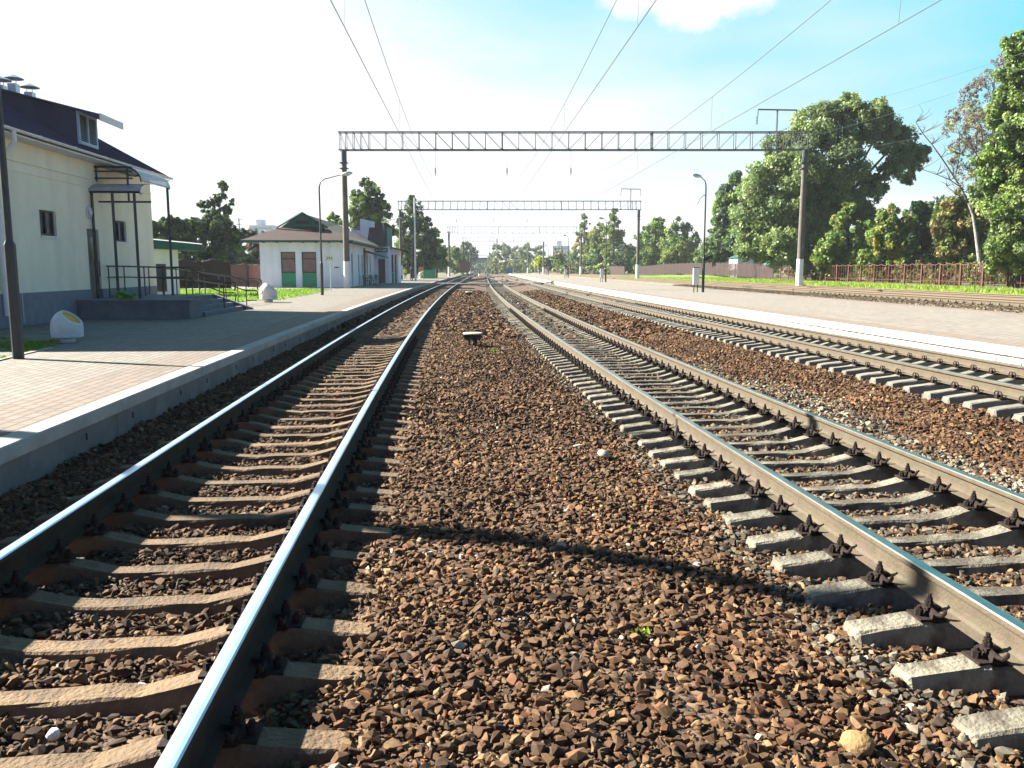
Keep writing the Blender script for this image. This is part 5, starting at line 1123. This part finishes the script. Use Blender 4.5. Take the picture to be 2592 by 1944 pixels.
# ---------------------------------------------------------------- distant buildings, bridge, wagon
def block(x0, x1, ytop, Y, label, m, floors=9, nw=10):
    a, b = at(x0, ytop, Y), at(x1, ytop, Y); r = empty('apartment_block', ((a.x + b.x) / 2, Y, 0), 0, label, 'apartment block', 'distant apartment blocks'); w_ = (b.x - a.x) / 2
    MB().box(-w_, w_, 0, 12, 0, a.z).build('wall', m, r); MB().box(-w_ * .5, w_ * .1, 2, 8, a.z, a.z + 3.5).build('roof_house', m, r)
    k = MB()
    for f in range(floors):
        z = a.z - 2.6 - f * 3; k.box(-w_ + 1, w_ - 1, -.08, -.02, z, z + 1.4)
        if z < 3: break
    k.build('window_band', M['ltblue'], r)
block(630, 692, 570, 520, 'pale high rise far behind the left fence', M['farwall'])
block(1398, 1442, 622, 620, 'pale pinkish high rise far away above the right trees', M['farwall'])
br = empty('bridge', (0, 470, 0), 0, 'grey arched road bridge crossing the tracks in the far distance', 'bridge')
a, b = at(1180, 655, 470), at(1262, 655, 470); zt = at(1220, 652, 470).z
ar = [(a.x, zt), (b.x, zt), (b.x, 0), (b.x - 2.5, 0)] + [(((a.x + b.x) / 2) + (b.x - a.x - 5) / 2 * math.cos(t), (zt - 2.6) * math.sin(t) ** .6) for t in np.linspace(.15, math.pi - .15, 12)] + [(a.x + 2.5, 0), (a.x, 0)]
pb = MB(); n = len(ar); pb.add([(x, 0, z) for x, z in ar] + [(x, 9, z) for x, z in ar], [tuple(range(n))] + [tuple(range(2 * n - 1, n - 1, -1))] + [(i, i + n, (i + 1) % n + n, (i + 1) % n) for i in range(n)]); pb.build('arch', M['landing'], br)
rl = MB(); rl.bar((a.x - 30, 0, zt + 1), (b.x + 30, 0, zt + 1), .2); rl.box(a.x - 30, b.x + 30, 0, 9, zt - .8, zt - .01); rl.build('deck', M['mast'], br)
wg = empty('freight_wagon', at(1176, 690, 235), R(4), 'dark red brown goods wagon standing far off left of the tracks', 'wagon'); wg.location.z = 0
MB().box(-1.5, 1.5, 0, 12, 1.1, 3.6).build('body', M['wagon'], wg); MB().prism([(-1.55, 3.6), (1.55, 3.6), (.8, 4.05), (-.8, 4.05)], -.1, 12.1).build('roof', M['wagon'], wg)
for y in (1.2, 3, 9, 10.8):
    for x in (-.8, .8): MB().tube([(x - .07, y, .47), (x + .07, y, .47)], .47, 16).build('wheel', M['black'], wg)
MB().box(-1.3, 1.3, .2, 11.8, .75, 1.1).build('underframe', M['black'], wg)
gk_ = empty('kiosk', ground_at(1086, 705, ZP), 0, 'small green metal kiosk beyond the standing people', 'kiosk'); MB().box(-.9, .9, 0, 1.6, 0, 1.35).build('body', M['green'], gk_); MB().box(-1.0, 1.0, -.1, 1.7, 1.35, 1.42).build('roof', M['dgreen'], gk_); MB().box(-.6, 0, -.02, -.005, .1, 1.2).build('door', M['green'], gk_)
nb = empty('notice_board', ground_at(1066, 708, ZP), 0, 'tan notice board by the tall white pole', 'notice board'); MB().box(-.35, .35, -.02, .02, 1.2, 1.75).build('board', M['beige'], nb)
for x in (-.3, .3): MB().tube([(x, 0, 0), (x, 0, 1.2)], .025, 6).build('post', M['galv'], nb)
hs = empty('house', at(1898, 690, 128), 0, 'white wall of a house glimpsed under the huge tree', 'house'); hs.location.z = .3
MB().box(-1.9, 1.7, 0, 5, 0, 3.0).build('wall', M['whiterender'], hs); MB().prism([(-2.2, 3.0), (2.0, 3.0), (-.1, 3.9)], -.2, 5.2).build('roof', M['dgreen'], hs); MB().box(.2, .9, -.02, -.003, 1.0, 2.0).build('window', M['glass'], hs)
ten = empty('tarpaulin_shelter', at(2005, 690, 112), 0, 'green tarpaulin shelter behind the fence below the huge tree', 'shelter'); ten.location.z = .4
MB().prism([(-3.2, 1.5), (3.2, 1.5), (2.2, 2.4), (-2.2, 2.4)], 0, 3).build('tarpaulin', M['green'], ten)
for x in (-3, 3): MB().tube([(x, .2, 0), (x, .2, 1.5)], .04, 6).build('post', M['galv'], ten)
bl = empty('container', at(1290, 690, 290), 0, 'small blue container by the track in the far distance', 'container'); bl.location.z = 0; MB().box(-1, 1, 0, 2, .1, 2.2).build('body', M['blue'], bl); MB().box(-1.05, 1.05, -.05, 2.05, 2.2, 2.3).build('roof', M['blue'], bl)
# ---------------------------------------------------------------- people
def person(loc, rz, label, pose, top, legs, h=1.72, bag=None):
    r = empty('person', loc, rz, label, 'person'); s = h / 1.72; r.scale = (s,) * 3
    if pose == 'stand': J = dict(hip=(0, 0, .93), ch=(0, 0, 1.28), nk=(0, 0, 1.48), hd=(0, -.02, 1.62), kl=(-.1, -.02, .5), al=(-.11, .02, .08), tl=(-.12, -.14, .03), kr=(.1, -.03, .5), ar=(.11, .03, .08), tr=(.13, -.13, .03), sl=(-.19, 0, 1.42), el=(-.25, .02, 1.15), wl=(-.24, -.06, .9), fl=(-.23, -.09, .8), sr=(.19, 0, 1.42), er=(.26, .02, 1.16), wr=(.22, -.1, .93), fr=(.2, -.14, .84))
    elif pose == 'sit': J = dict(hip=(0, .1, .46), ch=(0, .12, .82), nk=(0, .08, 1.02), hd=(0, .03, 1.16), kl=(-.12, -.34, .5), al=(-.12, -.38, .1), tl=(-.12, -.52, .05), kr=(.12, -.34, .5), ar=(.12, -.38, .1), tr=(.12, -.52, .05), sl=(-.19, .1, .96), el=(-.26, .02, .7), wl=(-.16, -.2, .58), fl=(-.12, -.27, .56), sr=(.19, .1, .96), er=(.26, .02, .7), wr=(.16, -.2, .58), fr=(.12, -.27, .56))
    else: J = dict(hip=(0, .12, .86), ch=(0, -.14, 1.08), nk=(0, -.34, 1.14), hd=(0, -.47, 1.12), kl=(-.1, -.02, .48), al=(-.11, .1, .08), tl=(-.12, -.04, .03), kr=(.1, -.04, .48), ar=(.11, .08, .08), tr=(.13, -.06, .03), sl=(-.18, -.28, 1.08), el=(-.22, -.36, .82), wl=(-.18, -.42, .58), fl=(-.17, -.44, .5), sr=(.18, -.28, 1.08), er=(.22, -.36, .82), wr=(.18, -.42, .58), fr=(.17, -.44, .5))
    rad = dict(hip=.15, ch=.16, nk=.06, hd=.105, kl=.07, al=.05, tl=.035, kr=.07, ar=.05, tr=.035, sl=.06, el=.045, wl=.033, fl=.03, sr=.06, er=.045, wr=.033, fr=.03)
    ks = list(J); E = [('hip', 'ch'), ('ch', 'nk'), ('nk', 'hd'), ('hip', 'kl'), ('kl', 'al'), ('al', 'tl'), ('hip', 'kr'), ('kr', 'ar'), ('ar', 'tr'), ('ch', 'sl'), ('sl', 'el'), ('el', 'wl'), ('wl', 'fl'), ('ch', 'sr'), ('sr', 'er'), ('er', 'wr'), ('wr', 'fr')]
    me = bpy.data.meshes.new('body'); me.from_pydata([J[k] for k in ks], [(ks.index(a), ks.index(b)) for a, b in E], [])
    o = bpy.data.objects.new('body', me); COL.objects.link(o); md = o.modifiers.new('skin', 'SKIN')
    for i, k in enumerate(ks): me.skin_vertices[0].data[i].radius = (rad[k], rad[k] * (.75 if k in ('hip', 'ch') else 1)); me.skin_vertices[0].data[i].use_root = (k == 'hip')
    o.modifiers.new('sub', 'SUBSURF').levels = 2
    dg = bpy.context.evaluated_depsgraph_get(); m2 = bpy.data.meshes.new_from_object(o.evaluated_get(dg)); o.modifiers.clear(); o.data = m2; o.parent = r
    for m in (M['skin'], top, legs, M['black']): m2.materials.append(m)
    hz = J['hip'][2]; nkv = Vector(J['nk']); hd = Vector(J['hd'])
    for p in m2.polygons:
        c = p.center
        d_head = (Vector(c) - hd).length
        if d_head < .15 or min((Vector(c) - Vector(J[q])).length for q in ('fl', 'fr')) < .07: i = 0
        elif c.z < .1: i = 3
        elif pose == 'sit': i = 1 if c.y > -.05 and c.z > .5 or min((Vector(c) - Vector(J[q])).length for q in ('el', 'er', 'wl', 'wr')) < .16 else 2
        else: i = 1 if c.z > hz - .02 or (abs(c.x) > .17 and c.z > .6) or (pose == 'bend' and c.y < -.2) else 2
        p.material_index = i; p.use_smooth = True
    hr = MB(); 
    for i in range(7):
        pass
    hr.lathe([(.0, .135), (.06, .12), (.10, .075), (.118, .01), (.11, -.04)], 0, .015, 0, 16); ho = hr.build('hair', M['hair'], r, smooth=True); ho.location = hd
    return r
person(ground_at(1042, 712, ZP), R(170), 'person in dark clothes standing on the platform near the white pole', 'stand', M['clothd'], M['clothd'], 1.78)
person(ground_at(1026, 706, ZP), R(200), 'person in a yellow green jacket standing by the station corner', 'stand', M['clothy'], M['clothb'], 1.7)
person(ground_at(1063, 708, ZP), R(110), 'person in a white top bending forward beyond the white pole', 'bend', M['clothw'], M['clothw'], 1.62)
sp = ground_at(1011, 707, ZP); person(sp, R(70), 'person in black sitting on the end bench by the station corner', 'sit', M['black'], M['black'], 1.7)
b = empty('bench', (sp.x - .1, sp.y, ZP), R(70), 'dark bench under the seated person at the far station corner', 'bench', 'green benches by the station wall')
MB().box(-.75, .75, -.08, .32, .38, .42).build('seat', M['dgreen'], b)
for x in (-.6, .6): MB().box(x, x + .06, -.05, .3, 0, .38).build('leg', M['dgreen'], b)
# ---------------------------------------------------------------- small things on the ballast
def rock(sx, sy, z, r, c1, label, sq=(1, .8, .6), seed=1, cat='stone'):
    q = ground_at(sx, sy, z); bm = bmesh.new(); bmesh.ops.create_icosphere(bm, subdivisions=3, radius=r); rr_ = random.Random(seed)
    ax = [Vector((rr_.gauss(0, 1), rr_.gauss(0, 1), rr_.gauss(0, 1))).normalized() for _ in range(7)]; lim = [rr_.uniform(.72, .95) * r for _ in ax]
    for v in bm.verts:
        for a, l in zip(ax, lim):
            d = v.co.dot(a)
            if d > l: v.co -= a * (d - l) * .85
        v.co = Vector((v.co.x * sq[0], v.co.y * sq[1], v.co.z * sq[2]))
    me = bpy.data.meshes.new('stone'); bm.to_mesh(me); bm.free(); o = bpy.data.objects.new('stone', me); COL.objects.link(o); me.materials.append(mat('stone_surface', c1, tuple(x * .75 for x in c1), .8, 25, bump=.5, bscale=60))
    me.polygons.foreach_set('use_smooth', [True] * len(me.polygons)); o.location = q + Vector((0, 0, r * sq[2] * .6)); o.rotation_euler = (rr_.uniform(-.2, .2), rr_.uniform(-.2, .2), rr_.uniform(0, 6)); tag(o, label, cat); return o
rock(2172, 1900, -.345, .075, (.25, .155, .06), 'large yellowish cobble at the bottom right of the ballast', (1, .8, .62), 3)
rock(1528, 1155, -.30, .075, (.40, .33, .25), 'rounded pale stone lying between the near tracks', (1, .8, .55), 5)
rock(1462, 1132, -.30, .06, (.42, .36, .25), 'flat pale stone beside the rounded pale stone', (1.5, .7, .3), 8)
rock(1765, 1442, -.34, .045, (.42, .40, .34), 'pale grey stone near the ends of the middle track sleepers', (1, .8, .7), 9)
rock(2295, 1520 + 330, -.4, .03, (.5, .48, .42), 'small chalky stone by the bottom right sleeper', (1, .9, .7), 12)
rock(135, 1868, -.31, .03, (.75, .72, .68), 'white crumpled lump between the left track sleepers at bottom left', (1, .9, .9), 14, 'litter')
rock(360, 1738, -.31, .022, (.7, .68, .62), 'white chip between the left track sleepers', (1.4, .9, .5), 15, 'litter')
def paper(sx, sy, z, s, label, seed):
    rr_ = random.Random(seed); q = ground_at(sx, sy, z); mb = MB(); n = 5; V = [(s * (i / 4 - .5) + rr_.uniform(-.1, .1) * s, s * .8 * (j / 4 - .5), rr_.uniform(0, .45) * s) for j in range(n) for i in range(n)]
    mb.add(V, [(j * n + i, j * n + i + 1, (j + 1) * n + i + 1, (j + 1) * n + i) for j in range(4) for i in range(4)]); o = mb.build('paper_scrap', M['white']); o.location = q; o.rotation_euler = (.2, 0, rr_.uniform(0, 6)); tag(o, label, 'litter')
paper(1005, 1435, -.28, .07, 'crumpled white paper beside the ends of the left track sleepers', 1)
paper(1275, 1575, -.25, .05, 'small white scrap in the middle of the near ballast, left one', 2)
paper(1325, 1572, -.25, .045, 'small white scrap in the middle of the near ballast, right one', 3)
def weed(sx, sy, z, h, n, label, col):
    q = ground_at(sx, sy, z); rr_ = random.Random(int(sx)); V = []; Fc = []; C_ = []
    for i in range(n):
        a = rr_.uniform(0, 6.28); l = h * rr_.uniform(.5, 1.1); t = rr_.uniform(.5, 1.2); d = Vector((math.cos(a) * math.cos(t), math.sin(a) * math.cos(t), math.sin(t))); s_ = Vector((-math.sin(a), math.cos(a), 0)) * l * .22
        b0 = Vector((rr_.uniform(-.3, .3) * h, rr_.uniform(-.3, .3) * h, 0)); k = len(V)
        V += [b0, b0 + d * l * .5 + s_, b0 + d * l - Vector((0, 0, l * .15)), b0 + d * l * .5 - s_]; Fc.append((k, k + 1, k + 2, k + 3)); c = rr_.uniform(.8, 1.3); C_ += [(col[0] * c, col[1] * c, col[2])] * 4
    o = np_mesh('weed', np.array([v[:] for v in V]), np.array(Fc), M['grassm'], np.array(C_)); o.location = q; tag(o, label, 'weed', 'small weeds in the ballast')
weed(1625, 1615, -.27, .07, 26, 'small bright green weed in the near ballast', (.22, .34, .03))
weed(1590, 1340, -.28, .035, 10, 'tiny green sprout just before the shadow band', (.15, .25, .03))
weed(1625, 1395, -.28, .035, 8, 'tiny green sprout at the edge of the shadow band', (.16, .26, .03))
weed(2085, 1680, -.4, .03, 6, 'tiny yellow leaf cluster near the middle track sleepers', (.3, .32, .04))
weed(1248, 892, -.28, .14, 14, 'tuft of weed by the low round topped box', (.12, .22, .03))
lnw = at(0, 0, 1); wd_ = empty('planter_weed', (0, 0, 0), 0, 'grass tuft growing on top of the grey entrance landing', 'weed')
bpy.data.objects.remove(wd_)
q = Vector((-12.1, 20, ZP)) + Matrix.Rotation(BROT, 3, 'Z') @ Vector((1.1, 4.25, .54))
o = crown('weed', [(q.x, q.y, q.z + .05, .22), (q.x + .3, q.y + .05, q.z + .03, .16)], 900, .06, [(.10, .18, .02), (.07, .13, .02)], None); tag(o, 'green grass tuft on the near corner of the grey entrance landing', 'weed')
print('leaves', LEAF_N[0])

def curved_rail(xa, xb, ya, yb, zt, label):
    V = []; n = len(PROF); ys = np.arange(ya, yb, 2.0)
    for y in ys:
        t = (y - ya) / (yb - ya); t = t * t * (3 - 2 * t); nrm, _ = frame(y); c = P(xa + (xb - xa) * t, y, zt - .18)
        V += [(c.x + nrm.x * px, c.y + nrm.y * px, c.z + pz) for px, pz in PROF]
    mb = MB(); mb.v = V; mb.f = [(i * n + k, i * n + (k + 1) % n, (i + 1) * n + (k + 1) % n, (i + 1) * n + k) for i in range(len(ys) - 1) for k in range(n)]; mb.m = [0] * len(mb.f)
    tag(mb.build('rail', [M['rust'], M['shine_b']]), label, 'rail', 'rails of the station tracks')
curved_rail(X1 - G, X2 - G, 112, 185, -.02, 'left curved rail of the distant turnout from left to middle track')
curved_rail(X1 + G, X2 + G, 112, 185, -.02, 'right curved rail of the distant turnout from left to middle track')
curved_rail(X3 - G, X2 - G, 108, 175, .0, 'left curved rail of the distant turnout from far to middle track')
curved_rail(X3 + G, X2 + G, 108, 175, .0, 'right curved rail of the distant turnout from far to middle track')

tree('mid green tree filling the gap between the dark bush and the birch', 2360, 108, .4, [(2350, 560, 36), (2390, 580, 40), (2330, 600, 40), (2370, 630, 44), (2420, 620, 40), (2300, 640, 40), (2340, 530, 22)], 16000, .4, G_MID, depth=.9)
tree('mid green tree closing the gap behind the olive tree', 2215, 115, .4, [(2200, 560, 34), (2240, 570, 34), (2180, 610, 44), (2240, 620, 44), (2290, 600, 36), (2210, 655, 40), (2270, 655, 40)], 16000, .4, G_MID + G_OAK, depth=.9)
tree('light green tree between the lamp and the dark green tree', 1810, 175, .5, [(1810, 600, 26), (1830, 570, 26), (1800, 640, 30), (1835, 640, 36), (1780, 668, 24), (1850, 605, 30)], 9000, .6, G_OAK, depth=.8)
tree('green tree between the rounded pair and the autumn tree', 1620, 230, .5, [(1615, 640, 22), (1600, 660, 24), (1635, 664, 24), (1625, 620, 14)], 5000, .6, G_MID + G_YEL, depth=.8)

# ---------------------------------------------------------------- air
hz = MB().box(-420, 420, -60, 1200, -2.0, 60).build('haze', bpy.data.materials.new('haze_air')); hm = hz.data.materials[0]; hm.use_nodes = True; t = hm.node_tree; t.nodes.clear()
vo = N(t, 'ShaderNodeVolumePrincipled'); vo.inputs['Density'].default_value = .00021; vo.inputs['Color'].default_value = (.82, .92, 1, 1); vo.inputs['Anisotropy'].default_value = .2
mo_ = N(t, 'ShaderNodeOutputMaterial'); t.links.new(vo.outputs[0], mo_.inputs['Volume']); tag(hz, 'thin pale haze over the station', 'haze', kind='stuff')

tree('dense green tree behind the tall leafy tree at the right edge', 2540, 84, .4, [(2500, 420, 40), (2540, 360, 44), (2490, 500, 44), (2550, 460, 50), (2600, 400, 50), (2510, 570, 50), (2580, 540, 50), (2470, 600, 40), (2540, 640, 50), (2600, 620, 50), (2475, 545, 34)], 26000, .36, G_MID + G_OAK, depth=.9, subs=44)
